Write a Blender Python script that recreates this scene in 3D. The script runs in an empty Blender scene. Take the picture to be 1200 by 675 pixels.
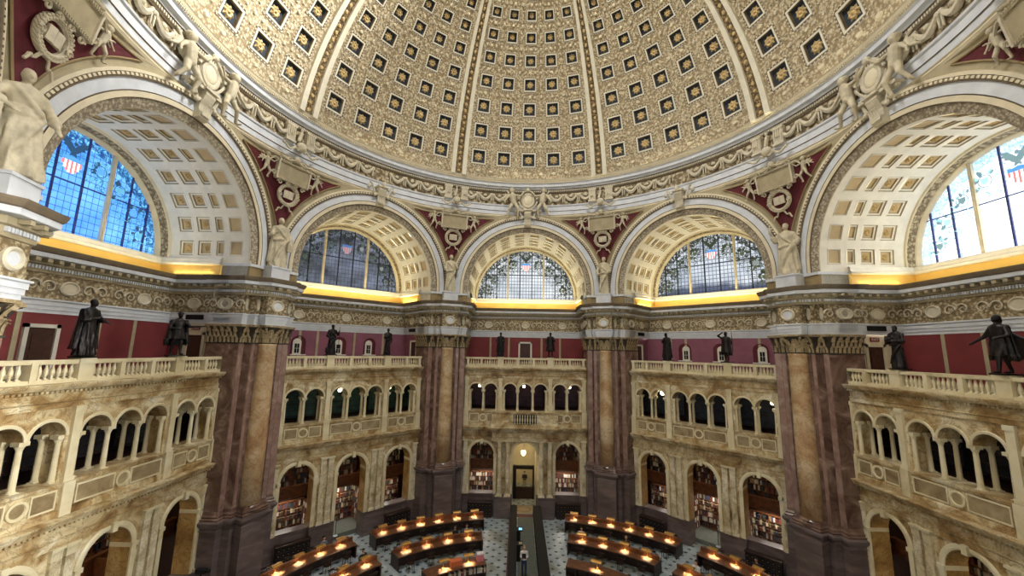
import bpy, bmesh, math, random
from math import sin, cos, pi, radians as R, sqrt, atan2, tan
from mathutils import Vector, Matrix
random.seed(7)
COL = bpy.context.scene.collection
SC = bpy.context.scene
T22 = tan(R(22.5))

# ---------------------------------------------------------------- mesh builder
class MB:
    def __init__(s):
        s.v = []; s.f = []; s.m = []; s.mi = 0
    def add(s, vs, fs, mi=None):
        b = len(s.v); s.v += [tuple(p) for p in vs]
        mi = s.mi if mi is None else mi
        for f in fs:
            s.f.append(tuple(i + b for i in f)); s.m.append(mi)
        return s
    def box(s, x0, x1, y0, y1, z0, z1, mi=None):
        vs = [(x, y, z) for z in (z0, z1) for y in (y0, y1) for x in (x0, x1)]
        return s.add(vs, [(0, 2, 3, 1), (4, 5, 7, 6), (0, 1, 5, 4), (2, 6, 7, 3), (0, 4, 6, 2), (1, 3, 7, 5)], mi)
    def obox(s, c, h, ang=0, mi=None, M=None):
        vs = []
        for sz in (-1, 1):
            for sy in (-1, 1):
                for sx in (-1, 1):
                    p = Vector((sx * h[0], sy * h[1], sz * h[2]))
                    if M is not None: p = M @ p
                    p = Matrix.Rotation(ang, 3, 'Z') @ p
                    vs.append(p + Vector(c))
        return s.add(vs, [(0, 2, 3, 1), (4, 5, 7, 6), (0, 1, 5, 4), (2, 6, 7, 3), (0, 4, 6, 2), (1, 3, 7, 5)], mi)
    def loft(s, rings, closed=True, cap=True, mi=None):
        n = len(rings[0]); vs = [p for r in rings for p in r]; fs = []
        for i in range(len(rings) - 1):
            for j in range(n if closed else n - 1):
                k = (j + 1) % n
                fs.append((i * n + j, i * n + k, (i + 1) * n + k, (i + 1) * n + j))
        if cap and closed:
            fs.append(tuple(range(n - 1, -1, -1))); fs.append(tuple((len(rings) - 1) * n + j for j in range(n)))
        return s.add(vs, fs, mi)
    def lathe(s, prof, n=16, c=(0, 0), mi=None, cap=True, sx=1, sy=1):
        return s.loft([[(c[0] + r * sx * cos(2 * pi * j / n), c[1] + r * sy * sin(2 * pi * j / n), z) for j in range(n)] for r, z in prof], True, cap, mi)
    def capsule(s, p0, p1, r0, r1, n=10, mi=None):
        p0 = Vector(p0); p1 = Vector(p1); d = (p1 - p0)
        d = d.normalized() if d.length > 1e-6 else Vector((0, 0, 1))
        a = d.orthogonal().normalized(); b = d.cross(a)
        rings = []
        def ring(c, r): rings.append([c + a * (r * cos(2 * pi * j / n)) + b * (r * sin(2 * pi * j / n)) for j in range(n)])
        for q in (80, 50, 20): ring(p0 - d * r0 * sin(R(q)), r0 * cos(R(q)))
        for q in (20, 50, 80): ring(p1 + d * r1 * sin(R(q)), r1 * cos(R(q)))
        return s.loft(rings, True, True, mi)
    def tube(s, pts, r, n=6, mi=None):
        pts = [Vector(p) for p in pts]; rings = []
        up = None
        for i, p in enumerate(pts):
            d = (pts[min(i + 1, len(pts) - 1)] - pts[max(i - 1, 0)]).normalized()
            if up is None: up = d.orthogonal().normalized()
            up = (up - d * up.dot(d)).normalized(); b = d.cross(up)
            rr = r[i] if isinstance(r, (list, tuple)) else r
            rings.append([p + up * (rr * cos(2 * pi * j / n)) + b * (rr * sin(2 * pi * j / n)) for j in range(n)])
        return s.loft(rings, True, True, mi)
    def ell(s, c, r, n=12, k=8, mi=None):
        rings = []
        for i in range(1, k):
            a = pi * i / k - pi / 2
            rings.append([(c[0] + r[0] * cos(a) * cos(2 * pi * j / n), c[1] + r[1] * cos(a) * sin(2 * pi * j / n), c[2] + r[2] * sin(a)) for j in range(n)])
        return s.loft(rings, True, True, mi)
    def prism(s, poly, z0, z1, mi=None, caps=True):
        n = len(poly)
        vs = [(x, y, z0) for x, y in poly] + [(x, y, z1) for x, y in poly]
        fs = [(j, (j + 1) % n, (j + 1) % n + n, j + n) for j in range(n)]
        if caps: fs += [tuple(range(n - 1, -1, -1)), tuple(range(n, 2 * n))]
        return s.add(vs, fs, mi)
    def sweep(s, path, prof, mi=None, mis=None):
        """moulding along a plan path; prof (offset to the left of travel, z)"""
        rings = []
        P = [Vector(p) for p in path]
        def nrm(a, b):
            d = (b - a).normalized(); return Vector((-d.y, d.x))
        for i, p in enumerate(P):
            if i == 0: m = nrm(P[0], P[1])
            elif i == len(P) - 1: m = nrm(P[-2], P[-1])
            else:
                a = nrm(P[i - 1], p); b = nrm(p, P[i + 1]); q = a + b
                m = q / max(q.dot(a), 0.35)
            rings.append([(p.x + m.x * o, p.y + m.y * o, z) for o, z in prof])
        n = len(prof); vs = [p for r in rings for p in r]
        for j in range(n - 1):
            s.add([rings[i][j] for i in range(len(rings))] + [rings[i][j + 1] for i in range(len(rings))],
                  [(i, i + 1, i + 1 + len(rings), i + len(rings)) for i in range(len(rings) - 1)], mis[j] if mis else mi)
        return s
    def arc(s, prof, zc, a0=0, a1=180, N=24, cx=0, mi=None, mis=None, leg=None):
        """moulding round an arch; prof (radius, y)"""
        A = [R(a0 + (a1 - a0) * i / N) for i in range(N + 1)]
        for j in range(len(prof) - 1):
            rows = []
            for (rr, y) in (prof[j], prof[j + 1]):
                row = [(cx + rr * cos(a), y, zc + rr * sin(a)) for a in A]
                if leg is not None:
                    row = [(cx + rr * cos(A[0]), y, leg)] + row + [(cx + rr * cos(A[-1]), y, leg)]
                rows.append(row)
            n = len(rows[0])
            s.add(rows[0] + rows[1], [(i, i + 1, i + 1 + n, i + n) for i in range(n - 1)], mis[j] if mis else mi)
        return s
    def mesh(s, name, mats, off=(0, 0, 0), smooth=False):
        me = bpy.data.meshes.new(name)
        o = off
        me.from_pydata([(x - o[0], y - o[1], z - o[2]) for x, y, z in s.v], [], s.f)
        for m in (mats if isinstance(mats, (list, tuple)) else [mats]): me.materials.append(m)
        me.polygons.foreach_set('material_index', s.m)
        if smooth: me.polygons.foreach_set('use_smooth', [True] * len(s.f))
        me.validate(); me.update()
        return me

def arch_wall(mb, x0, x1, z0, z1, y0, y1, holes, N=14, mi=0, jmi=None):
    """wall slab between x0..x1, z0..z1, y0 (front)..y1 (back) with arched holes (cx, hw, zb, zs)"""
    jmi = mi if jmi is None else jmi
    holes = sorted(holes); x = x0
    def quad(xa, xb, za, zb2, za2=None, zb3=None):
        pass
    def strip(pts_lo, pts_hi):
        n = len(pts_lo)
        for y, flip in ((y0, 0), (y1, 1)):
            vs = [(p[0], y, p[1]) for p in pts_lo] + [(p[0], y, p[1]) for p in pts_hi]
            fs = [(i, i + 1, i + 1 + n, i + n) if not flip else (i + n, i + 1 + n, i + 1, i) for i in range(n - 1)]
            mb.add(vs, fs, mi)
    for (cx, hw, zb, zs) in holes:
        strip([(x, z0), (cx - hw, z0)], [(x, z1), (cx - hw, z1)])
        A = [pi - pi * i / N for i in range(N + 1)]
        top = [(cx + hw * cos(a), zs + hw * sin(a)) for a in A]
        strip(top, [(p[0], z1) for p in top])
        if zb > z0: strip([(p[0], z0) for p in top], [(p[0], zb) for p in top])
        out = [(cx - hw, zb)] + top + [(cx + hw, zb)]
        loop = out + ([] if zb <= z0 else [out[0]])
        n = len(loop)
        mb.add([(p[0], y0, p[1]) for p in loop] + [(p[0], y1, p[1]) for p in loop],
               [(i + n, i + 1 + n, i + 1, i) for i in range(n - 1)], jmi)
        x = cx + hw
    strip([(x, z0), (x1, z0)], [(x, z1), (x1, z1)])
    mb.add([(x0, y0, z1), (x1, y0, z1), (x1, y1, z1), (x0, y1, z1), (x0, y0, z0), (x1, y0, z0), (x1, y1, z0), (x0, y1, z0)],
           [(0, 1, 2, 3), (0, 3, 7, 4), (1, 5, 6, 2)], mi)

# ---------------------------------------------------------------- objects
BASE = {}
def rot(az, p):
    a = R(az); return Vector((p[0] * cos(a) + p[1] * sin(a), -p[0] * sin(a) + p[1] * cos(a), p[2]))
def thing(name, az=0, base=(0, 0, 0), label=None, cat=None, group=None, kind=None):
    o = bpy.data.objects.new(name, None); COL.objects.link(o)
    o.empty_display_size = .2
    o.location = rot(az, base); o.rotation_euler = (0, 0, -R(az))
    BASE[o.name] = base
    tag(o, label, cat, group, kind)
    return o
def tag(o, label=None, cat=None, group=None, kind=None):
    if label: o['label'] = label
    if cat: o['category'] = cat
    if group: o['group'] = group
    if kind: o['kind'] = kind
    return o
def part(name, mb, mats, parent=None, smooth=False, label=None, kind=None):
    b = BASE.get(parent.name, (0, 0, 0)) if parent else (0, 0, 0)
    me = mb if isinstance(mb, bpy.types.Mesh) else mb.mesh(name, mats, b, smooth)
    o = bpy.data.objects.new(name, me); COL.objects.link(o)
    if parent: o.parent = parent
    BASE[o.name] = b
    if label: o['label'] = label
    if kind: o['kind'] = kind
    return o
def single(name, mb, mats, az=0, base=(0, 0, 0), smooth=False, **k):
    me = mb if isinstance(mb, bpy.types.Mesh) else mb.mesh(name, mats, base, smooth)
    o = bpy.data.objects.new(name, me); COL.objects.link(o)
    o.location = rot(az, base); o.rotation_euler = (0, 0, -R(az)); BASE[o.name] = base
    return tag(o, **k)
def inst(name, me, loc, rz=0, parent=None, scale=1, **k):
    o = bpy.data.objects.new(name, me); COL.objects.link(o)
    o.location = loc; o.rotation_euler = (0, 0, rz)
    if scale != 1: o.scale = (scale,) * 3
    if parent: o.parent = parent
    return tag(o, **k)
KIDS = {}
def kids(o):
    return [c for c in bpy.data.objects if c.parent == o]
def clone(o, parent=None, az=None, base=None, label=None, group=None, cat=None, name=None):
    def rec(src, par):
        c = src.copy(); COL.objects.link(c)
        c.parent = par
        BASE[c.name] = BASE.get(src.name, (0, 0, 0))
        for ch in kids(src): rec(ch, c)
        return c
    c = rec(o, parent)
    if name: c.name = name
    if az is not None:
        b = base if base is not None else BASE[o.name]
        c.location = rot(az, b); c.rotation_euler = (0, 0, -R(az))
    tag(c, label, cat, group)
    return c

# ---------------------------------------------------------------- materials
def newmat(name):
    m = bpy.data.materials.new(name); m.use_nodes = True
    nt = m.node_tree; b = nt.nodes['Principled BSDF']
    return m, nt, b
def rgb(c):
    def l(x):
        x = x / 255; return x / 12.92 if x <= .04045 else ((x + .055) / 1.055) ** 2.4
    return (l(c[0]), l(c[1]), l(c[2]), 1)
def coords(nt, scale=1, rnd=True):
    tc = nt.nodes.new('ShaderNodeTexCoord')
    if not rnd: return tc.outputs['Object']
    oi = nt.nodes.new('ShaderNodeObjectInfo')
    mul = nt.nodes.new('ShaderNodeMath'); mul.operation = 'MULTIPLY'; mul.inputs[1].default_value = 37
    nt.links.new(oi.outputs['Random'], mul.inputs[0])
    ad = nt.nodes.new('ShaderNodeVectorMath'); ad.operation = 'ADD'
    nt.links.new(tc.outputs['Object'], ad.inputs[0]); nt.links.new(mul.outputs[0], ad.inputs[1])
    return ad.outputs[0]
def ramp(nt, fac, stops):
    r = nt.nodes.new('ShaderNodeValToRGB'); e = r.color_ramp.elements
    while len(e) < len(stops): e.new(.5)
    for i, (p, c) in enumerate(stops): e[i].position = p; e[i].color = rgb(c)
    nt.links.new(fac, r.inputs[0]); return r.outputs[0]
def noise(nt, vec, scale, detail=4, rough=.55, dist=0):
    n = nt.nodes.new('ShaderNodeTexNoise'); n.inputs['Scale'].default_value = scale; n.inputs['Detail'].default_value = detail
    n.inputs['Roughness'].default_value = rough; n.inputs['Distortion'].default_value = dist
    nt.links.new(vec, n.inputs['Vector']); return n.outputs['Fac']
def bump(nt, b, h, strength=.3, dist=.05):
    n = nt.nodes.new('ShaderNodeBump'); n.inputs['Strength'].default_value = strength; n.inputs['Distance'].default_value = dist
    nt.links.new(h, n.inputs['Height']); nt.links.new(n.outputs[0], b.inputs['Normal'])
def plain(name, c, rough=.6, metal=0, var=.12, scale=6, bmp=0):
    m, nt, b = newmat(name)
    b.inputs['Roughness'].default_value = rough; b.inputs['Metallic'].default_value = metal
    v = coords(nt); n = noise(nt, v, scale)
    lo = tuple(x * (1 - var) for x in c); hi = tuple(min(255, x * (1 + var)) for x in c)
    nt.links.new(ramp(nt, n, [(.3, lo), (.7, hi)]), b.inputs['Base Color'])
    if bmp: bump(nt, b, noise(nt, v, scale * 4), bmp, .02)
    return m
def marble(name, cols, scale=1.2, rough=.28, dist=1.5, vein=None, stretch=None):
    m, nt, b = newmat(name); v = coords(nt)
    if stretch:
        mp = nt.nodes.new('ShaderNodeMapping'); mp.inputs['Scale'].default_value = stretch; mp.inputs['Rotation'].default_value = (0, .5, 0)
        nt.links.new(v, mp.inputs[0]); v = mp.outputs[0]
    n = noise(nt, v, scale, 8, .6, dist)
    k = len(cols)
    col = ramp(nt, n, [(.28 + .44 * i / (k - 1), c) for i, c in enumerate(cols)])
    if vein:
        n2 = noise(nt, v, scale * 1.7, 6, .65, dist * 1.6)
        s = nt.nodes.new('ShaderNodeMath'); s.operation = 'SUBTRACT'; s.inputs[1].default_value = .5; nt.links.new(n2, s.inputs[0])
        a = nt.nodes.new('ShaderNodeMath'); a.operation = 'ABSOLUTE'; nt.links.new(s.outputs[0], a.inputs[0])
        mr = nt.nodes.new('ShaderNodeMapRange'); mr.inputs[1].default_value = 0; mr.inputs[2].default_value = vein[1]; mr.inputs[3].default_value = vein[2]; mr.inputs[4].default_value = 0
        nt.links.new(a.outputs[0], mr.inputs[0])
        mx = nt.nodes.new('ShaderNodeMix'); mx.data_type = 'RGBA'; mx.inputs[7].default_value = rgb(vein[0])
        nt.links.new(mr.outputs[0], mx.inputs[0]); nt.links.new(col, mx.inputs[6]); col = mx.outputs[2]
    nt.links.new(col, b.inputs['Base Color']); b.inputs['Roughness'].default_value = rough
    return m
def relief(name, ground, mid, high, scale=5, strength=.8, dist=.12, rough=.6):
    """carved stucco: raised foliage of a lighter paint on a darker ground"""
    m, nt, b = newmat(name); v = coords(nt)
    d = nt.nodes.new('ShaderNodeTexNoise'); d.inputs['Scale'].default_value = scale * .5; nt.links.new(v, d.inputs['Vector'])
    mx = nt.nodes.new('ShaderNodeMix'); mx.data_type = 'RGBA'; mx.blend_type = 'LINEAR_LIGHT'; mx.inputs[0].default_value = .35 / scale * 2
    nt.links.new(v, mx.inputs[6]); nt.links.new(d.outputs['Color'], mx.inputs[7])
    vo = nt.nodes.new('ShaderNodeTexVoronoi'); vo.feature = 'SMOOTH_F1'; vo.inputs['Scale'].default_value = scale; vo.inputs['Smoothness'].default_value = .35
    nt.links.new(mx.outputs[2], vo.inputs['Vector'])
    n = noise(nt, v, scale * 2.2, 3, .6, 1.2)
    s = nt.nodes.new('ShaderNodeMath'); s.operation = 'SUBTRACT'; s.inputs[0].default_value = 1.05
    nt.links.new(vo.outputs['Distance'], s.inputs[1])
    mu = nt.nodes.new('ShaderNodeMath'); mu.operation = 'MULTIPLY'; nt.links.new(s.outputs[0], mu.inputs[0]); nt.links.new(n, mu.inputs[1])
    nt.links.new(ramp(nt, mu.outputs[0], [(.2, ground), (.3, mid), (.42, high)]), b.inputs['Base Color'])
    bump(nt, b, mu.outputs[0], strength, dist); b.inputs['Roughness'].default_value = rough
    return m
def emit(name, c, strength):
    m, nt, b = newmat(name); b.inputs['Base Color'].default_value = rgb(c)
    b.inputs['Emission Color'].default_value = rgb(c); b.inputs['Emission Strength'].default_value = strength
    return m
def glass_mat(name, lo, hi, border, lead, strength, leadw=.10, nscale=.35, low=None, trans=0):
    m, nt, b = newmat(name); v = coords(nt, rnd=False)
    L = nt.links
    sep = nt.nodes.new('ShaderNodeSeparateXYZ'); L.new(v, sep.inputs[0])
    def ma(op, a, bb=None, c=None):
        n = nt.nodes.new('ShaderNodeMath'); n.operation = op
        for i, x in enumerate((a, bb, c)):
            if x is None: continue
            if isinstance(x, (int, float)): n.inputs[i].default_value = x
            else: L.new(x, n.inputs[i])
        return n.outputs[0]
    sky = ramp(nt, noise(nt, v, nscale, 5, .6), [(.35, lo), (.65, hi)])
    if low:
        f = ma('MULTIPLY_ADD', noise(nt, v, .6), 1.6, sep.outputs[2])      # the dark roof line outside
        g = nt.nodes.new('ShaderNodeMapRange'); g.inputs[1].default_value = low[1]; g.inputs[2].default_value = low[1] + .5; L.new(f, g.inputs[0])
        mx = nt.nodes.new('ShaderNodeMix'); mx.data_type = 'RGBA'; mx.inputs[6].default_value = rgb(low[0]); L.new(g.outputs[0], mx.inputs[0]); L.new(sky, mx.inputs[7]); sky = mx.outputs[2]
    r2 = ma('ADD', ma('POWER', sep.outputs[0], 2), ma('POWER', sep.outputs[2], 2)); rr = ma('SQRT', r2)
    # foliage border near the rim and a garland of scrolls inside it
    nb = noise(nt, v, 2.6, 4, .7, 2.0)
    bcol = ramp(nt, nb, [(.42, lead), (.5, border), (.62, hi)])
    mrg = nt.nodes.new('ShaderNodeMapRange'); mrg.inputs[1].default_value = 4.35; mrg.inputs[2].default_value = 4.4; L.new(rr, mrg.inputs[0])
    mx = nt.nodes.new('ShaderNodeMix'); mx.data_type = 'RGBA'; L.new(mrg.outputs[0], mx.inputs[0]); L.new(sky, mx.inputs[6]); L.new(bcol, mx.inputs[7]); col = mx.outputs[2]
    ring = ma('SUBTRACT', .75, ma('ABSOLUTE', ma('SUBTRACT', rr, 3.55)))
    sc = ma('MULTIPLY', ma('GREATER_THAN', ring, 0), ma('LESS_THAN', ma('ABSOLUTE', ma('SUBTRACT', noise(nt, v, 1.5, 3, .6, 2.5), .5)), .022))
    def over(fac, c, col):
        mx = nt.nodes.new('ShaderNodeMix'); mx.data_type = 'RGBA'
        if isinstance(fac, (int, float)): mx.inputs[0].default_value = fac
        else: L.new(fac, mx.inputs[0])
        L.new(col, mx.inputs[6]); mx.inputs[7].default_value = rgb(c); return mx.outputs[2]
    col = over(sc, border, col)
    fx = ma('LESS_THAN', ma('FRACT', ma('MULTIPLY', sep.outputs[0], 1 / .30)), leadw)
    fz = ma('LESS_THAN', ma('FRACT', ma('MULTIPLY', sep.outputs[2], 1 / .34)), leadw)
    col = over(ma('MULTIPLY', ma('MAXIMUM', fx, fz), .8), lead, col)
    b.inputs['Base Color'].default_value = (.01, .01, .01, 1); b.inputs['Roughness'].default_value = .3
    L.new(col, b.inputs['Emission Color']); b.inputs['Emission Strength'].default_value = strength
    if trans:      # the pane lets daylight through
        tr = nt.nodes.new('ShaderNodeBsdfTransparent'); ms = nt.nodes.new('ShaderNodeMixShader'); ms.inputs[0].default_value = trans
        out = nt.nodes['Material Output']; L.new(b.outputs[0], ms.inputs[1]); L.new(tr.outputs[0], ms.inputs[2]); L.new(ms.outputs[0], out.inputs['Surface'])
    return m

M = {}
M['sienna'] = marble('sienna_marble', [(104, 78, 46), (176, 146, 98), (216, 200, 160), (242, 234, 212)], .8, .3, 1.1, ((96, 70, 42), .03, .6))
M['sienna_light'] = marble('pale_veined_marble', [(150, 128, 92), (206, 192, 156), (232, 222, 194), (246, 240, 222)], .9, .3, 1.2, ((120, 96, 66), .03, .5))
M['sienna_dark'] = marble('amber_marble', [(124, 92, 50), (170, 134, 78), (192, 158, 100), (208, 180, 126)], .6, .3, 1.4, ((96, 62, 30), .03, .6))
M['cream_marble'] = marble('cream_marble', [(196, 182, 142), (224, 212, 176), (236, 228, 200)], .8, .35, .6)
M['column_marble'] = marble('golden_column_marble', [(160, 122, 88), (196, 162, 120), (214, 190, 152), (232, 214, 184)], .6, .25, 1.2, ((132, 84, 66), .03, .5))
M['red_marble'] = marble('dark_red_marble', [(72, 50, 42), (102, 78, 68), (128, 102, 90), (170, 148, 130)], .8, .25, 1.6)
M['pink_marble'] = marble('rose_marble', [(124, 94, 86), (152, 122, 110), (182, 156, 144)], .9, .25, 1.4)
M['base_marble'] = marble('purple_brown_marble', [(84, 72, 70), (108, 94, 92), (134, 118, 114)], .7, .32, .6, None, (1, 1, 4))
M['stucco'] = plain('ivory_stucco', (208, 199, 176), .7, 0, .06, 3)
M['cream'] = plain('cream_stucco', (224, 213, 184), .7, 0, .04, 2)
M['framewhite'] = plain('coffer_frame_white', (226, 220, 200), .7, 0, .03, 2)
M['palewhite'] = plain('pale_grey_white_stucco', (214, 218, 224), .7, 0, .04, 2)
M['khaki'] = plain('khaki_stucco', (150, 130, 92), .75, 0, .06, 2)
M['khaki_light'] = plain('light_khaki_stucco', (172, 160, 130), .75, 0, .06, 2)
M['taupe'] = plain('taupe_stucco', (120, 106, 86), .75, 0, .08, 3)
M['plaster'] = plain('statue_plaster', (198, 188, 162), .6, 0, .10, 3)
M['maroon'] = plain('maroon_ground', (92, 22, 34), .7, 0, .1, 4)
M['redwall'] = plain('red_painted_wall', (122, 48, 50), .7, 0, .06, 1)
M['mauvewall'] = plain('mauve_wall_tone', (138, 84, 102), .7, 0, .08, 1)  # mauve tone for the walls of the two diagonal bays
M['yellow'] = plain('golden_yellow_paint', (244, 200, 104), .6, 0, .03, 1)
M['white'] = plain('white_paint', (226, 222, 210), .6, 0, .03, 2)
M['dome_ground'] = relief('dome_stucco_relief', (148, 130, 98), (186, 170, 136), (218, 206, 178), 6.0, .9, .07)
M['dome_rib'] = relief('dome_rib_relief', (84, 66, 40), (128, 106, 68), (172, 148, 104), 6.5, 1, .12)
M['frieze'] = relief('gilded_frieze_relief', (124, 106, 76), (158, 142, 110), (204, 190, 156), 6, .8, .06)
M['frieze_grey'] = relief('carved_band_relief', (138, 126, 106), (170, 158, 136), (202, 192, 170), 8, .8, .05)
M['frieze_stucco'] = relief('ring_frieze_relief', (108, 92, 64), (160, 144, 112), (214, 200, 168), 3.5, .8, .1)
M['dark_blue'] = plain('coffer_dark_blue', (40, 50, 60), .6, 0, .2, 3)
M['gold'] = plain('gilded_rosette', (202, 176, 124), .55, .05, .15, 9)
M['tan_panel'] = plain('tan_panel_paint', (202, 180, 138), .6, 0, .04, 2)
M['vault'] = plain('vault_ivory', (238, 234, 220), .65, 0, .03, 2)
M['capital_shade'] = plain('capital_bell_shade', (58, 50, 40), .7, .0, .2, 9)  # shade between the leaves is put into this bell colour
M['capital'] = plain('bronzed_capital', (160, 142, 108), .6, .0, .2, 9, .3)
M['bronze'] = plain('dark_bronze', (34, 30, 30), .38, .55, .3, 8)
M['dark'] = plain('dark_recess_shade', (30, 24, 22), .7, 0, .2, 2)  # near-black; the shade of recesses is put into the colour
M['darkwood'] = plain('dark_walnut', (46, 28, 20), .45, 0, .25, 6)
M['wood'] = plain('polished_mahogany', (100, 66, 44), .35, 0, .2, 5)
M['brownwood'] = plain('brown_oak', (112, 66, 34), .5, 0, .2, 5)
M['door'] = plain('dark_panelled_door_wood', (70, 42, 30), .5, 0, .15, 5)
M['black'] = plain('black_paint', (14, 13, 14), .85, 0, .2, 5)
M['iron'] = plain('lead_came', (28, 32, 44), .5, 0, .1, 5)
M['ironblue'] = plain('blue_lit_lead_came', (50, 66, 140), .5, 0, .1, 5)  # copy of the lead came with blue window light put into its colour
M['carpet'] = plain('grey_green_carpet', (104, 108, 100), .95, 0, .06, 3)
M['mat'] = plain('pale_stone_mat', (150, 138, 112), .8, 0, .06, 3)
M['borderred'] = plain('red_brown_floor_border', (96, 44, 40), .6, 0, .1, 3)
M['brass'] = plain('brass', (206, 160, 88), .3, .7, .1, 6)
M['stackdark'] = plain('dark_book_stacks', (34, 34, 40), .7, 0, .3, 3)
M['stackblue'] = plain('blue_grey_book_stacks', (44, 52, 66), .7, 0, .3, 3)
M['panelbrown'] = marble('grey_brown_panel_marble', [(120, 100, 70), (156, 138, 104), (184, 168, 134)], 1.4, .4, .8)
M['green'] = plain('green_book_stack_metal', (48, 84, 74), .6, 0, .2, 2)
M['plum'] = plain('plum_book_cloth', (70, 48, 66), .7, 0, .2, 2)
M['bulb'] = emit('warm_lamp_glow', (255, 214, 140), 6)
M['globe'] = emit('frosted_globe_glow', (255, 236, 190), 7)
M['tube'] = emit('white_tube_glow', (255, 244, 220), 8)
M['screen'] = emit('blue_white_screen', (120, 190, 235), 1.3)
M['exit'] = emit('exit_sign_red', (120, 40, 38), .08)
M['skin'] = plain('skin', (206, 158, 130), .6, 0, .05, 6)
M['hair'] = plain('dark_hair', (38, 26, 20), .6, 0, .2, 9)
M['fair'] = plain('fair_hair', (176, 142, 96), .6, 0, .1, 9)
M['shirtwhite'] = plain('white_cloth', (222, 216, 214), .8, 0, .05, 9)
M['shirtblue'] = plain('grey_blue_cloth', (96, 108, 130), .8, 0, .08, 9)
M['shirtblack'] = plain('black_cloth', (28, 26, 32), .8, 0, .1, 9)
M['jeans'] = plain('blue_denim', (56, 70, 104), .8, 0, .1, 9)
M['khakicloth'] = plain('pale_trouser_cloth', (170, 158, 130), .8, 0, .1, 9)
M['orangebox'] = plain('orange_card', (206, 112, 66), .7, 0, .04, 5)
M['pinkbox'] = plain('pink_card', (222, 132, 140), .7, 0, .04, 5)
M['gwestblue'] = glass_mat('blue_sky_glass', (52, 124, 226), (116, 184, 250), (36, 110, 140), (20, 44, 120), 1.5)
M['gnw'] = glass_mat('slate_glass', (40, 46, 56), (130, 140, 162), (46, 56, 52), (12, 14, 20), .95)
M['gn'] = glass_mat('pale_grey_glass', (170, 180, 192), (232, 236, 240), (60, 70, 54), (24, 28, 34), 1.05, .16)
M['gne'] = glass_mat('pale_blue_grey_glass', (160, 172, 190), (222, 230, 238), (54, 64, 54), (24, 28, 34), 1.0, .16, low=((80, 90, 116), 1.1))
M['ge'] = glass_mat('bright_white_glass', (226, 232, 242), (250, 252, 255), (50, 128, 170), (150, 176, 226), 2.3, .06, trans=.5)

def floor_mat():
    m, nt, b = newmat('pale_marble_floor_with_dark_insets'); L = nt.links
    v = coords(nt, rnd=False); sep = nt.nodes.new('ShaderNodeSeparateXYZ'); L.new(v, sep.inputs[0])
    def ma(op, a, bb=None):
        n = nt.nodes.new('ShaderNodeMath'); n.operation = op
        for i, x in enumerate((a, bb)):
            if x is None: continue
            if isinstance(x, (int, float)): n.inputs[i].default_value = x
            else: L.new(x, n.inputs[i])
        return n.outputs[0]
    u = ma('ADD', sep.outputs[0], sep.outputs[1]); w = ma('SUBTRACT', sep.outputs[0], sep.outputs[1])
    s = 1 / .86
    fu = ma('ABSOLUTE', ma('SUBTRACT', ma('FRACT', ma('MULTIPLY', u, s)), .5)); fw = ma('ABSOLUTE', ma('SUBTRACT', ma('FRACT', ma('MULTIPLY', w, s)), .5))
    dots = ma('LESS_THAN', ma('MAXIMUM', fu, fw), .17)
    base = ramp(nt, noise(nt, v, 1.2, 6, .6, 1), [(.3, (138, 152, 160)), (.7, (190, 202, 206))])
    base2 = ramp(nt, noise(nt, v, .28, 2), [(.5, (255, 255, 255)), (.56, (176, 160, 128))])
    mm = nt.nodes.new('ShaderNodeMix'); mm.data_type = 'RGBA'; mm.blend_type = 'MULTIPLY'; mm.inputs[0].default_value = .7
    L.new(base, mm.inputs[6]); L.new(base2, mm.inputs[7])
    mx = nt.nodes.new('ShaderNodeMix'); mx.data_type = 'RGBA'; L.new(dots, mx.inputs[0]); L.new(mm.outputs[2], mx.inputs[6]); mx.inputs[7].default_value = rgb((44, 48, 56))
    L.new(mx.outputs[2], b.inputs['Base Color']); b.inputs['Roughness'].default_value = .3
    return m
M['floor'] = floor_mat()
CAM = {'c': (-.6277, -17.5487, 13.6616), 'f': 460.605,
       'R': (0.999695, 0.016835, 0.018061), 'U': (-0.015214, -0.156085, 0.987626), 'F': (-0.019446, 0.987600, 0.155781)}
LK = dict(cove=1.75, alcove=40, alcove2=35, gallery=4, lantern=40, we=0, ww=0, wn=0, oculus=3000, world=0.58, exp=0.34, ccol=(1, .85, .52), desk=10, up=9, sun=40)
# ================================================================ architecture
ZC = 18.95; AP = 17.87; WALL = 21.4
def leaf(mb, p, o, t, w, h, mi=0, curl=.16):
    rows = [(0, 0, 1), (.5, .15, 1), (.82, .55, .85), (1, 1.0, .55), (.9, 1.25, .2)]
    pts = []
    for z, q, k in rows:
        for sgn in (-1, 0, 1):
            bulge = .25 * curl if sgn == 0 else 0
            pts.append((p[0] + o[0] * (q * curl + bulge) + t[0] * sgn * w * k / 2, p[1] + o[1] * (q * curl + bulge) + t[1] * sgn * w * k / 2, p[2] + z * h))
    fs = []
    for i in range(len(rows) - 1):
        for j in range(2): fs.append((i * 3 + j, i * 3 + j + 1, i * 3 + j + 4, i * 3 + j + 3))
    mb.add(pts, fs, mi)
def along(path, off, step, fn, closed=False, inset=0.0):
    P = [Vector(p) for p in path]
    for a, b in zip(P, P[1:]):
        d = b - a; L = d.length
        if L < .2: continue
        d.normalize(); nrm = Vector((-d.y, d.x))
        k = max(1, int((L - 2 * inset) / step))
        for i in range(k):
            q = a + d * (inset + (i + .5) * (L - 2 * inset) / k) + nrm * off
            fn(q, d, nrm, atan2(d.y, d.x))
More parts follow.
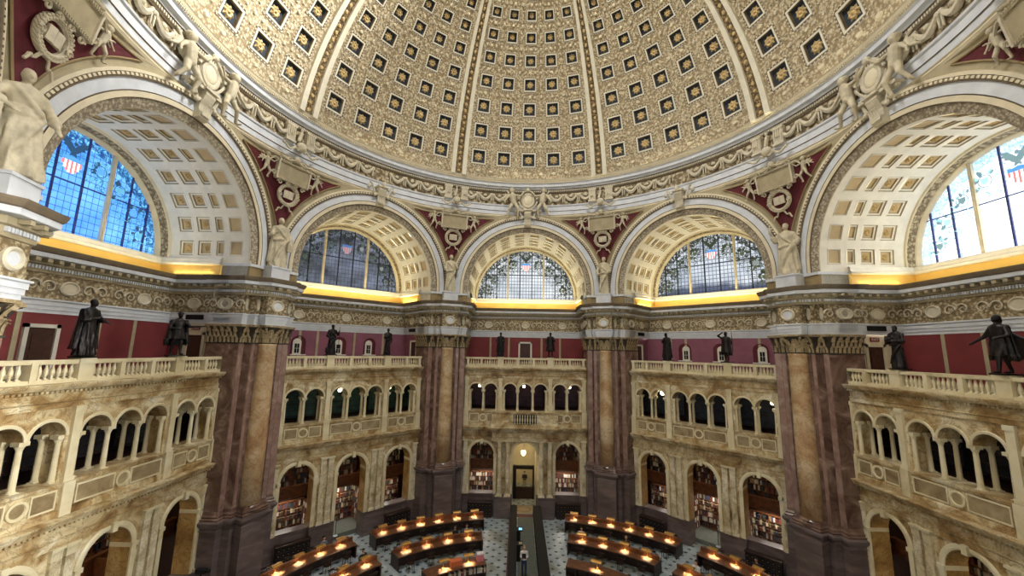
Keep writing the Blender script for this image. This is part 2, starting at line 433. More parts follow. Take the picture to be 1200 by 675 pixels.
def corinthian(mb, c, z0, r, h, n1=8, mi=0, ab=None, bmi=None):
    bmi = mi if bmi is None else bmi
    """round capital: bell, two rows of leaves, four volutes, abacus"""
    mb.lathe([(r, z0), (r * 1.06, z0 + .04 * h), (r * .98, z0 + .08 * h), (r * 1.0, z0 + .6 * h), (r * 1.25, z0 + .86 * h)], 16, c, bmi)
    for row, (zz, hh, q) in enumerate(((.06, .42, 0), (.30, .45, .5))):
        for i in range(n1):
            a = 2 * pi * (i + q) / n1; o = (cos(a), sin(a)); t = (-sin(a), cos(a))
            leaf(mb, (c[0] + r * o[0], c[1] + r * o[1], z0 + zz * h), o, t, 2 * pi * r / n1 * .95, hh * h, mi, r * .35)
    for i in range(4):
        a = pi / 4 + i * pi / 2; o = (cos(a), sin(a))
        pts = [(c[0] + o[0] * r * (1.05 + .45 * q), c[1] + o[1] * r * (1.05 + .45 * q), z0 + h * (.55 + .30 * q)) for q in (0, .5, 1)]
        pts += [(c[0] + o[0] * r * 1.62, c[1] + o[1] * r * 1.62, z0 + h * .80), (c[0] + o[0] * r * 1.5, c[1] + o[1] * r * 1.5, z0 + h * .74)]
        mb.tube(pts, r * .12, 5, mi)
    a = (ab or r * 1.35)
    mb.box(c[0] - a, c[0] + a, c[1] - a, c[1] + a, z0 + .9 * h, z0 + h, mi)
def column(mb, c, z0, z1, r, n=14, mi=0, base=True):
    h = z1 - z0
    if base:
        mb.box(c[0] - r * 1.35, c[0] + r * 1.35, c[1] - r * 1.35, c[1] + r * 1.35, z0, z0 + r * .35, mi)
        mb.lathe([(r * 1.3, z0 + r * .35), (r * 1.33, z0 + r * .5), (r * 1.12, z0 + r * .65), (r * 1.2, z0 + r * .85), (r, z0 + r)], n, c, mi)
    mb.lathe([(r, z0 + (r if base else 0)), (r * .99, z0 + h * .35), (r * .86, z1)], n, c, mi)

# ---------------------------------------------------------------- arcade bays
LOW = [(-3.67, 1.03), (0, 1.03), (3.67, 1.03)]
UPG = [(-4.94, -2.42), (-1.92, 1.92), (2.42, 4.94)]
UPA = [-4.33, -3.03, -1.34, 0, 1.34, 3.03, 4.33]
def make_bay(name, az, shift, portico=False, dark_interior='plum'):
    root = thing(name, az, (shift, 0, 0), kind='structure')
    root.location = rot(az, (shift, 0, 0)); BASE[root.name] = (0, 0, 0)
    W = 6.1; y0, y1 = AP, AP + .95
    # lower arcade
    mb = MB()
    arch_wall(mb, -W, W, 1.65, 6.05, y0, y1, [(-3.67, 1.03, 1.65, 4.8), (0, 1.03, 1.65, 4.8), (3.67, 1.03, 1.65, 4.8)], 16, 0, 1)
    part('lower_arcade', mb, [M['sienna'], M['sienna_dark']], root)
    mb = MB()
    for a, b in ((-W, -4.7), (-2.64, -1.03), (1.03, 2.64), (4.7, W)): mb.box(a, b, y0 - .06, y1, 0, 1.6)
    for a, b in ((-W, -4.72), (-2.62, -1.05), (1.05, 2.62), (4.72, W)): mb.box(a, b, y0 - .1, y1 - .02, 1.6, 1.68)
    for c in (-3.67, 3.67):
        mb.box(c - 1.03, c + 1.03, y0 + .3, y1, 0, 1.5); mb.box(c - 1.05, c + 1.05, y0 + .22, y1 + .05, 1.5, 1.62)
    part('marble_dado', mb, [M['base_marble']], root)
    mb = MB()
    for c, hw in LOW:
        mb.arc([(1.03, y0 + .02), (1.03, y0 - .05), (1.10, y0 - .08), (1.2, y0 - .08), (1.27, y0 - .03), (1.27, y0 + .02)], 4.8, N=18, cx=c)
        for s in (-1, 1):
            x = c + s * 1.15
            mb.box(x - .115, x + .115, y0 - .07, y0 + .02, 1.68, 4.66)
            mb.box(min(c + s * 1.0, c + s * 1.3), max(c + s * 1.0, c + s * 1.3), y0 - .12, y1 - .02, 4.66, 4.84)
        mb.box(c - .11, c + .11, y0 - .2, y0 + .05, 5.72, 6.1)
    part('lower_archivolt', mb, [M['cream_marble']], root)
    # pilasters of the lower order
    mb = MB()
    xs = [-5.05, 5.05] + ([] if portico else [-2.08, -1.58, 1.58, 2.08])
    for x in xs:
        mb.box(x - .17, x + .17, y0 - .12, y0 + .05, 1.86, 5.6); mb.box(x - .22, x + .22, y0 - .17, y0 + .05, 1.68, 1.86)
    part('lower_pilasters', mb, [M['sienna_light']], root)
    mb = MB()
    for x in xs:
        mb.box(x - .19, x + .19, y0 - .14, y0 + .05, 5.6, 5.95)
        for k in range(3): leaf(mb, (x - .12 + .12 * k, y0 - .14, 5.62), (0, -1), (1, 0), .12, .3, 0, .07)
        mb.box(x - .24, x + .24, y0 - .2, y0 + .05, 5.94, 6.04)
    part('pilaster_capitals', mb, [M['cream_marble']], root)
    # entablature and parapet band
    path = [(W, y0), (-W, y0)]
    if portico:
        path = [(W, y0), (2.72, y0), (2.72, y0 - .55), (-2.72, y0 - .55), (-2.72, y0), (-W, y0)]
    mb = MB()
    mb.sweep(path, [(-.3, 6.02), (.08, 6.02), (.08, 6.14), (.11, 6.14), (.11, 6.3), (.16, 6.34), (.05, 6.36), (.05, 6.72), (.14, 6.76), (.14, 6.86), (.36, 6.9), (.42, 7.02), (.5, 7.12), (.5, 7.16), (0, 7.2), (-.4, 7.2)])
    along(path, .19, .16, lambda q, d, n, a: mb.obox((q.x, q.y, 6.82), (.045, .05, .045), a), inset=.1)
    part('lower_cornice', mb, [M['sienna']], root)
    mb = MB()
    mb.sweep(path, [(.1, 7.18), (.18, 7.2), (.18, 7.42), (.1, 7.46), (.1, 8.26), (.18, 8.32), (.2, 8.42), (-.1, 8.44), (-.95, 8.44)])
    if portico: mb.box(-2.7, 2.7, y0 - .5, y0 + .2, 7.1, 7.2)
    part('parapet', mb, [M['sienna']], root)
    mb = MB()
    groups = [(-4.8, -2.5), (2.5, 4.8)] if portico else [(-4.8, -2.5), (-1.85, 1.85), (2.5, 4.8)]
    for a, b in groups:
        c = (a + b) / 2; y = y0 - .13
        for (p, q) in ((a + .05, c - .4), (c + .4, b - .05)):
            mb.box(p, q, y, y + .06, 7.58, 8.16, 1)
            for (u0, u1, w0, w1) in ((p, q, 7.52, 7.58), (p, q, 8.16, 8.22), (p - .05, p, 7.52, 8.22), (q, q + .05, 7.52, 8.22)):
                mb.box(u0, u1, y - .03, y + .06, w0, w1, 0)
        N = 20; ring = []
        for rr, yy in ((.32, y + .04), (.32, y - .05), (.24, y - .05), (.22, y)):
            ring.append([(c + rr * cos(2 * pi * j / N), yy, 7.87 + rr * sin(2 * pi * j / N)) for j in range(N)])
        mb.loft(ring, True, False, 0); mb.add(ring[-1], [tuple(range(N))], 1)
    pp = [-5.1, -2.17, 2.17, 5.1]
    for x in pp: mb.box(x - .2, x + .2, y0 - .22, y0, 7.2, 8.42, 0)
    part('parapet_panels', mb, [M['cream_marble'], M['panelbrown']], root)
    if portico:
        mb = MB(); mb.box(-.98, .98, y0 - .75, y0 - .6, 7.5, 8.24)
        part('balcony_shade_panel', mb, [M['dark']], root)  # solid panel; the shade behind the balusters is put into its colour
        bm = MB(); bm.lathe([(.05, 0), (.05, .06), (.03, .1), (.065, .28), (.06, .38), (.03, .55), (.05, .66), (.05, .72)], 8)
        bme = bm.mesh('balcony_baluster', [M['cream_marble']])
        for k in range(9): inst('baluster', bme, (-.86 + .215 * k, y0 - .83, 7.5), 0, root)
        mb = MB()
        for s in (-1, 1):
            for x in (1.42, 2.12):
                column(mb, (s * x, y0 - .42), 1.66, 5.55, .19, 14, 0)
                corinthian(mb, (s * x, y0 - .42), 5.55, .165, .48, 8, 1, .23)
            mb.box(min(s * 1.12, s * 2.5), max(s * 1.12, s * 2.5), y0 - .72, y0 - .1, 0, 1.58, 2); mb.box(min(s * 1.1, s * 2.52), max(s * 1.1, s * 2.52), y0 - .75, y0 - .1, 1.58, 1.66, 2)
            for x in (1.42, 2.12): mb.box(s * x - .16, s * x + .16, y0 - .06, y0 + .02, 1.7, 6.0, 0)
        part('portico_columns', mb, [M['sienna_light'], M['cream_marble'], M['base_marble']], root)
    # upper arcade
    mb = MB(); zs = 10.15
    arch_wall(mb, -W, W, zs, 11.25, y0, y1, [(c, .57, zs, zs) for c in UPA], 12, 0, 0)
    for a, b in ((-W, -4.9), (-2.46, -1.91), (1.91, 2.46), (4.9, W)): mb.box(a, b, y0, y1, 8.42, zs)
    part('upper_arcade', mb, [M['sienna']], root)
    mb = MB()
    for c in UPA:
        mb.arc([(.57, y0 + .02), (.57, y0 - .04), (.66, y0 - .06), (.69, y0 - .02), (.69, y0 + .02)], zs, N=14, cx=c)
    for x in (-5.12, -2.18, 2.18, 5.12):
        mb.box(x - .15, x + .15, y0 - .12, y0 + .02, 8.42, 11.0); mb.box(x - .19, x + .19, y0 - .16, y0 + .02, 11.0, 11.2)
        mb.box(x - .19, x + .19, y0 - .16, y0 + .02, 8.42, 8.58)
    part('upper_archivolt', mb, [M['cream_marble']], root)
    cm = MB(); column(cm, (0, 0), 8.44, 9.86, .1, 12); cm.lathe([(.09, 9.86), (.1, 9.9), (.15, 10.02)], 12); cm.box(-.16, .16, -.16, .16, 10.02, 10.16)
    cme = cm.mesh('arcade_column', [M['cream_marble']], (0, 0, 8.44))
    for x in (-3.68, -.67, .67, 3.68, -4.86, -2.5, -1.87, 1.87, 2.5, 4.86):
        for y in (y0 + .17, y1 - .15): inst('arcade_column', cme, (x, y, 8.44), 0, root)
    # upper entablature
    mb = MB(); path = [(W, y0), (-W, y0)]
    mb.sweep(path, [(0, 11.2), (.07, 11.2), (.07, 11.4), (.12, 11.44), (.04, 11.46), (.04, 11.74), (.12, 11.78), (.12, 11.86), (.3, 11.9), (.38, 12.0), (.42, 12.08), (.42, 12.12), (-.9, 12.14)])
    along(path, .16, .16, lambda q, d, n, a: mb.obox((q.x, q.y, 11.82), (.04, .045, .04), a), inset=.1)
    part('upper_cornice', mb, [M['sienna']], root)
    # interior of the two storeys
    mb = MB()
    mb.box(-6.6, 6.6, y1, 21.5, 7.6, 7.75, 0); mb.box(-W, W, y0 + .05, 20.7, 8.36, 8.42, 1)
    part('gallery_floor', mb, [M['dark'], M['darkwood']], root)
    mb = MB(); mb.box(-6.2, 6.2, y0 + .1, WALL + .3, 11.98, 12.1); part('walkway_slab', mb, [M['taupe']], root)
    mb = MB(); mb.box(-6.6, 6.6, 20.7, 20.8, 7.75, 11.95, 0); 
    if portico:
        mb.box(-6.6, -1.3, 21.45, 21.6, 0, 7.6, 0); mb.box(1.3, 6.6, 21.45, 21.6, 0, 7.6, 0); mb.box(-1.3, 1.3, 21.45, 21.6, 5.6, 7.6, 0)
    else: mb.box(-6.6, 6.6, 21.45, 21.6, 0, 7.6, 0)
    for s in (-1, 1): mb.box(s * 6.3 - .1, s * 6.3 + .1, y1, 21.5, 0, 11.95, 0)
    part('alcove_back_wall', mb, [M['darkwood']], root)
    mb = MB()
    for xa, xb in ((-6.2, -2.1), (-1.7, 1.7), (2.1, 6.2)):
        mb.box(xa, xb, 20.45, 20.7, 8.5, 11.6, 0)
        for k in range(7): mb.box(xa, xb, 20.36, 20.46, 8.6 + .42 * k, 8.64 + .42 * k, 1)
    part('stack_shelving', mb, [M[dark_interior], M['darkwood']], root)
    mb = MB()
    for xa, xb in (((-6.2, -1.4), (1.4, 6.2)) if portico else ((-6.2, 6.2),)):
        mb.box(xa, xb, 20.2, 20.32, 3.05, 3.75, 0); mb.box(xa, xb, 20.15, 21.5, 3.0, 3.1, 0); mb.box(xa, xb, 20.12, 20.38, 3.75, 3.83, 0)
    for s in (-1, 1):
        mb.box(s * 1.85 - .05, s * 1.85 + .05, 19.0, 21.4, 3.0, 3.75, 0)
    part('alcove_balcony', mb, [M['brownwood']], root)
    mb = MB()
    if not portico:
        mb.box(-1.9, 1.9, y1, 21.4, 0, .3); part('alcove_floor_step', mb, [M['carpet']], root)
    return root

SIDES = {0: 'wall_north', -45: 'wall_northwest', 45: 'wall_northeast', -90: 'wall_west', 90: 'wall_east'}
SHIFT = {0: 0, -45: 0, 45: 0, -90: .3, 90: -.3}
make_bay('wall_north', 0, 0, True)
b45 = make_bay('wall_northwest', -45, 0, False, 'green')
for az, nm in ((45, 'wall_northeast'), (-90, 'wall_west'), (90, 'wall_east')):
    c = clone(b45, name=nm)
    for ch in kids(c):
        if ch.name.startswith('stack_shelving'):
            ch.data = ch.data.copy(); ch.data.materials[0] = M['stackblue' if az == 45 else 'stackdark']
    c.name = nm; c.location = rot(az, (SHIFT[az], 0, 0)); c.rotation_euler = (0, 0, -R(az))

for az, nm in ((180, 'wall_south'), (-135, 'wall_southwest'), (135, 'wall_southeast')):
    c = clone(b45, name=nm); c.location = (0, 0, 0); c.rotation_euler = (0, 0, -R(az))
# ---------------------------------------------------------------- balustrades
bm = MB(); bm.lathe([(.055, 0), (.055, .05), (.03, .09), (.075, .25), (.07, .34), (.03, .5), (.05, .58), (.055, .6)], 8)
for z in (0, .57): bm.box(-.065, .065, -.065, .065, z, z + .05)
BALU = bm.mesh('baluster', [M['cream_marble']])
BLAB = {0: 'pale marble balustrade straight ahead above the doorway with the lantern', -45: 'pale marble balustrade left of the doorway bay, below the slate-blue window', 45: 'pale marble balustrade right of the doorway bay, below the second window from the right',
        -90: 'pale marble balustrade at the far left below the bright blue window', 90: 'pale marble balustrade at the far right below the glaring white window'}
STAT_T = 2.2
for az in (0, -45, 45, -90, 90):
    y = AP + .12
    root = thing('balustrade', az, (SHIFT[az], y, 12.13), BLAB[az], 'balustrade', 'balustrades of the upper walkway')
    BASE[root.name] = (0, y, 12.13)
    mb = MB(); mb.box(-6, 6, y - .17, y + .17, 12.13, 12.27); part('base_rail', mb, [M['cream_marble']], root)
    mb = MB(); mb.box(-6, 6, y - .17, y + .17, 12.85, 12.99); mb.box(-6, 6, y - .13, y + .13, 12.82, 12.86); part('top_rail', mb, [M['cream_marble']], root)
    blocks = [-5.1, -3.9, -STAT_T, -.72, .72, STAT_T, 3.9, 5.1]
    for x in blocks:
        w = .26 if abs(abs(x) - STAT_T) < .01 else .1
        mb = MB(); mb.box(x - w, x + w, y - .2, y + .2, 12.2, 12.9)
        if w > .2: mb.box(x - w - .04, x + w + .04, y - .24, y + .24, 12.84, 13.05)
        part('pier_block', mb, [M['cream_marble']], root)
    xs = []; x = -5.85
    while x < 5.9:
        if all(abs(x - b) > (.34 if abs(abs(b) - STAT_T) < .01 else .17) for b in blocks): xs.append(x)
        x += .205
    for x in xs: inst('baluster', BALU, (x, 0, .13), 0, root)

# ---------------------------------------------------------------- upper walls, vaults, windows
def coffer_grid(mb, us, vs, f, base_mi, rings, sub=1, ros=None):
    for (u0, u1, fu) in us:
        for (v0, v1, fv) in vs:
            if fu and fv:
                cu, cv = (u0 + u1) / 2, (v0 + v1) / 2; hu, hv = (u1 - u0) / 2, (v1 - v0) / 2
                prev = None
                for (k, d, mi) in rings:
                    q = [f(cu + sx * hu * (1 - k), cv + sy * hv * (1 - k), d) for sx, sy in ((-1, -1), (1, -1), (1, 1), (-1, 1))]
                    if prev is not None:
                        mb.add(prev + q, [(i, (i + 1) % 4, (i + 1) % 4 + 4, i + 4) for i in range(4)], mi)
                    prev = q
                mb.add(prev, [(0, 1, 2, 3)], rings[-1][2])
                if ros: ros(mb, f, cu, cv, hu, hv)
            else:
                nu = max(1, int(sub * (u1 - u0) / 3 + .5))
                for i in range(nu):
                    a = u0 + (u1 - u0) * i / nu; b = u0 + (u1 - u0) * (i + 1) / nu
                    nv = 1 if fv is None or not fu else 1
                    mb.add([f(a, v0, 0), f(b, v0, 0), f(b, v1, 0), f(a, v1, 0)], [(0, 1, 2, 3)], base_mi)
def rosette(mb, f, cu, cv, ru, rv, d0, d1, mi):
    N = 16; o = []
    for j in range(N):
        k = 1 if j % 2 == 0 else .72; a = 2 * pi * j / N
        o.append(f(cu + ru * k * cos(a), cv + rv * k * sin(a), d0))
    i_ = [f(cu + ru * .55 * cos(2 * pi * j / N), cv + rv * .55 * sin(2 * pi * j / N), d1 + (.03 if j % 2 else 0)) for j in range(N)]
    n_ = [f(cu + ru * .3 * cos(2 * pi * j / N), cv + rv * .3 * sin(2 * pi * j / N), d1 + .05) for j in range(N)]
    mb.loft([o, i_, n_], True, False, mi); mb.add(n_ + [f(cu, cv, d1 - .05)], [(j, (j + 1) % N, N) for j in range(N)], mi)

def entab(mb, path, cpath, dent=True):
    """architrave, frieze, dentils, modillions and cornice; mats: 0 white, 1 frieze, 2 stucco"""
    mb.sweep(path, [(-.05, 14.88), (.03, 14.88), (.03, 15.04), (.07, 15.04), (.07, 15.22), (.11, 15.22), (.11, 15.4), (.17, 15.44), (.17, 15.5), (.02, 15.52)], 0)
    mb.sweep(path, [(.02, 15.5), (.02, 16.62)], 1)
    mb.sweep(cpath, [(.0, 16.6), (.1, 16.62), (.13, 16.7), (.1, 16.72), (.1, 16.92), (.2, 16.97), (.2, 17.2)], 2)
    mb.sweep(cpath, [(.2, 17.2), (.5, 17.22), (.52, 17.24), (.52, 17.42)], 0)
    mb.sweep(cpath, [(.52, 17.42), (.58, 17.46), (.64, 17.6), (.66, 17.68), (.2, 17.72), (-.4, 17.72)], 3)
    along(cpath, .14, .125, lambda q, d, n, a: mb.obox((q.x, q.y, 16.83), (.04, .05, .07), a, 0))
    along(cpath, .33, .42, lambda q, d, n, a: mb.obox((q.x, q.y, 17.12), (.09, .16, .07), a, 2), inset=.08)
def cartouche(mb, c, t, n, z, rx, rz, mi_r, mi_c):
    """oval wreath with a flat pale centre, lying on a wall; c point, t tangent, n outward"""
    N = 20; rings = []
    for k, d in ((1.0, 0), (1.02, .07), (.86, .11), (.72, .06), (.62, .05)):
        rings.append([(c[0] + t[0] * rx * k * cos(2 * pi * j / N) + n[0] * d, c[1] + t[1] * rx * k * cos(2 * pi * j / N) + n[1] * d, z + rz * k * sin(2 * pi * j / N)) for j in range(N)])
    mb.loft(rings, True, False, mi_r); mb.add(rings[-1], [tuple(range(N))], mi_c)
def scroll(mb, c, t, n, z, r, sgn, mi):
    pts = []
    for i in range(15):
        a = i * .55; rr = r * (1 - i / 17)
        pts.append((c[0] + t[0] * sgn * (rr * cos(a)) + n[0] * .05, c[1] + t[1] * sgn * (rr * cos(a)) + n[1] * .05, z + rr * sin(a)))
    mb.tube(pts, [.045 * (1 - i / 22) for i in range(15)], 5, mi)
def frieze_ornament(mb, path, off, z, mi_r, mi_c, every=2.0):
    P = [Vector(p) for p in path]
    for a, b in zip(P, P[1:]):
        d = b - a; L = d.length
        if L < .9: continue
        d.normalize(); n = Vector((-d.y, d.x)); k = max(1, round(L / every))
        for i in range(k):
            q = a + d * ((i + .5) * L / k) + n * off
            cartouche(mb, q, d, n, z, .40, .33, mi_r, mi_c)
            if L > 1.4:
                for s in (-1, 1):
                    for w_ in (.8, 1.4) if every > 3 else (.8,): scroll(mb, q + d * (s * w_), d, n, z + .04 * (w_ - 1), .3, s if w_ < 1 else -s, mi_r)

U_PATH = [(5.3, 17.6), (5.3, 18.56), (5.45, 18.6), (5.45, WALL), (-5.45, WALL), (-5.45, 18.6), (-5.3, 18.56), (-5.3, 17.6)]
def make_upper(az):
    names = {0: 'wall_north_upper', -45: 'wall_northwest_upper', 45: 'wall_northeast_upper', -90: 'wall_west_upper', 90: 'wall_east_upper', -135: 'wall_southwest_upper', 135: 'wall_southeast_upper'}
    return names[az]
# meshes shared by all bays
def upper_bay(name, az, wallmat, doors):
    root = thing(name, az, (0, 0, 0), kind='structure')
    mb = MB()
    mb.box(-6.4, 6.4, WALL, WALL + .5, 12.1, 14.9)
    for s in (-1, 1): mb.box(min(s * 5.6, s * 6.2), max(s * 5.6, s * 6.2), 18.5, WALL, 12.1, 14.9)
    mb.sweep([(5.6, 18.5), (5.6, WALL), (-5.6, WALL), (-5.6, 18.5)], [(0, 12.1), (.06, 12.1), (.06, 12.3), (0, 12.34)], 1)
    for x in (-3.4, 3.4) + ((-1.6, 1.6) if wallmat == 'redwall' else (-2.1, 0.85, )): mb.box(x - .09, x + .09, WALL - .03, WALL, 12.3, 14.9, 2)
    part('painted_wall', mb, [M[wallmat], M['cream_marble'], M['khaki_light']], root)
    mb = MB(); entab(mb, U_PATH, U_PATH); frieze_ornament(mb, U_PATH, .02, 16.06, 4, 4, 3.6)
    mb.box(-6, 6, WALL - .3, 22.9, 17.6, 17.72, 2); mb.box(-6, 6, WALL, 22.8, 14.9, 15.0, 2)
    part('entablature', mb, [M['palewhite'], M['frieze'], M['khaki_light'], M['taupe'], M['stucco']], root)
    # sloping golden band and sill
    pth = [(5.12, 18.45), (5.12, 22.15), (-5.12, 22.15), (-5.12, 18.45)]
    mb = MB(); mb.sweep(pth, [(.08, 17.7), (.07, 17.9), (.03, 18.2), (.0, 18.36)])
    for s in (-1, 1): mb.add([(s * 5.2, 18.45, 17.7), (s * 5.04, 18.45, 17.7), (s * 5.12, 18.45, 18.36), (s * 5.2, 18.45, 18.36)], [(0, 1, 2, 3)])
    part('golden_cove', mb, [M['yellow']], root)
    mb = MB(); mb.sweep(pth, [(0, 18.34), (.12, 18.36), (.16, 18.42), (.16, 18.5), (.08, 18.56), (.06, 18.74), (.0, 18.8), (-.5, 18.8)])
    part('sill', mb, [M['vault']], root)
    return root
def vault_mesh():
    mb = MB(); f = lambda u, v, d: ((5.25 + d) * cos(R(u)), v, ZC + (5.25 + d) * sin(R(u)))
    us = []; e = -3
    for k in range(12):
        c = 5.1 + 15.44 * k; us += [(e, c - 5.4, 0), (c - 5.4, c + 5.4, 1)]; e = c + 5.4
    us.append((e, 183, 0))
    ros = lambda mb, f, cu, cv, hu, hv: rosette(mb, f, cu, cv, hu * .42, hv * .42, .14, .06, 3)
    rC = [(0, 0, 0), (.10, .0, 0), (.12, .04, 5), (.20, .05, 5), (.22, .07, 0), (.36, .07, 0), (.40, .15, 5), (.42, .15, 4)]
    rA = [(0, 0, 0), (.06, 0, 0), (.07, -.03, 5), (.14, -.03, 0), (.16, 0, 5), (.22, 0, 0), (.24, .05, 5), (.25, .05, 1)]
    coffer_grid(mb, us, [(16.9, 17.33, 0), (17.33, 18.16, 1), (18.16, 18.5, 0)], f, 0, rA)
    coffer_grid(mb, us, [(18.5, 18.98, 1), (18.98, 19.22, 0)], f, 0, rC, ros=None)
    coffer_grid(mb, us, [(19.22, 20.13, 1), (20.13, 20.33, 0), (20.33, 21.25, 1), (21.25, 21.8, 0)], f, 0, rC, ros=ros)
    # legs below the springing
    for s in (-1, 1): mb.box(min(s * 5.24, s * 5.6), max(s * 5.24, s * 5.6), 16.9, 21.9, 17.7, 18.72, 0)
    return mb.mesh('coffered_vault', [M['vault'], M['tan_panel'], M['khaki'], M['gold'], M['tan_panel'], M['khaki_light']])
VAULT = vault_mesh()
mb = MB()
mb.arc([(5.3, 21.75), (5.16, 21.8), (5.14, 21.86)], ZC, N=40, mi=0, leg=18.78)
mb.arc([(5.14, 21.86), (5.08, 22.25)], ZC, N=40, mi=1, leg=18.78)
mb.arc([(5.08, 22.25), (5.02, 22.28), (4.93, 22.45), (4.9, 22.6), (5.6, 22.65)], ZC, N=40, mi=0, leg=18.78)
WFRAME = mb.mesh('window_surround', [M['cream'], M['frieze']])
mb = MB(); LEG = 18.5
mb.arc([(5.25, 16.95), (5.2, 16.9), (5.22, 16.86)], ZC, N=48, mi=0, leg=LEG)
mb.arc([(5.22, 16.86), (5.6, 16.7)], ZC, N=48, mi=1, leg=LEG)
mb.arc([(5.6, 16.7), (5.62, 16.62), (5.64, 16.62)], ZC, N=48, mi=2, leg=LEG)
mb.arc([(5.64, 16.62), (5.86, 16.6)], ZC, N=48, mi=3, leg=LEG)
mb.arc([(5.86, 16.6), (5.87, 16.65), (5.9, 16.65), (5.91, 16.6)], ZC, N=48, mi=2, leg=LEG)
mb.arc([(5.91, 16.6), (6.36, 16.6)], ZC, N=48, mi=4, leg=LEG)
mb.arc([(6.36, 16.6), (6.36, 16.52), (6.4, 16.5)], ZC, N=48, mi=2, leg=LEG)
mb.arc([(6.4, 16.5), (6.43, 16.56), (6.55, 16.56), (6.57, 16.5)], ZC, N=48, mi=2, leg=LEG)
mb.arc([(6.57, 16.5), (6.7, 16.5), (6.72, 16.58), (6.74, 16.75)], ZC, N=48, mi=3, leg=LEG)
for i in range(100):
    a = R(1.0 + 178 * i / 99)
    mb.obox((6.49 * cos(a), 16.53, ZC + 6.49 * sin(a)), (.055, .04, .06), 0, 3, Matrix.Rotation(-a, 3, 'Y'))
ARCHIV = mb.mesh('archivolt', [M['stucco'], M['frieze_grey'], M['taupe'], M['cream'], M['palewhite']])
def outline_arch(r, z0, N=36):
    return [(r * cos(pi * i / N), z0 if i in (0, N) else max(z0, r * sin(pi * i / N))) for i in range(N + 1)]
def flat(mb, pts, y, y2, mi):
    n = len(pts)
    mb.add([(p[0], y, p[1]) for p in pts] + [(p[0], y2, p[1]) for p in pts], [tuple(range(n))] + [tuple(range(2 * n - 1, n - 1, -1))] + [(i, (i + 1) % n, (i + 1) % n + n, i + n) for i in range(n)], mi)
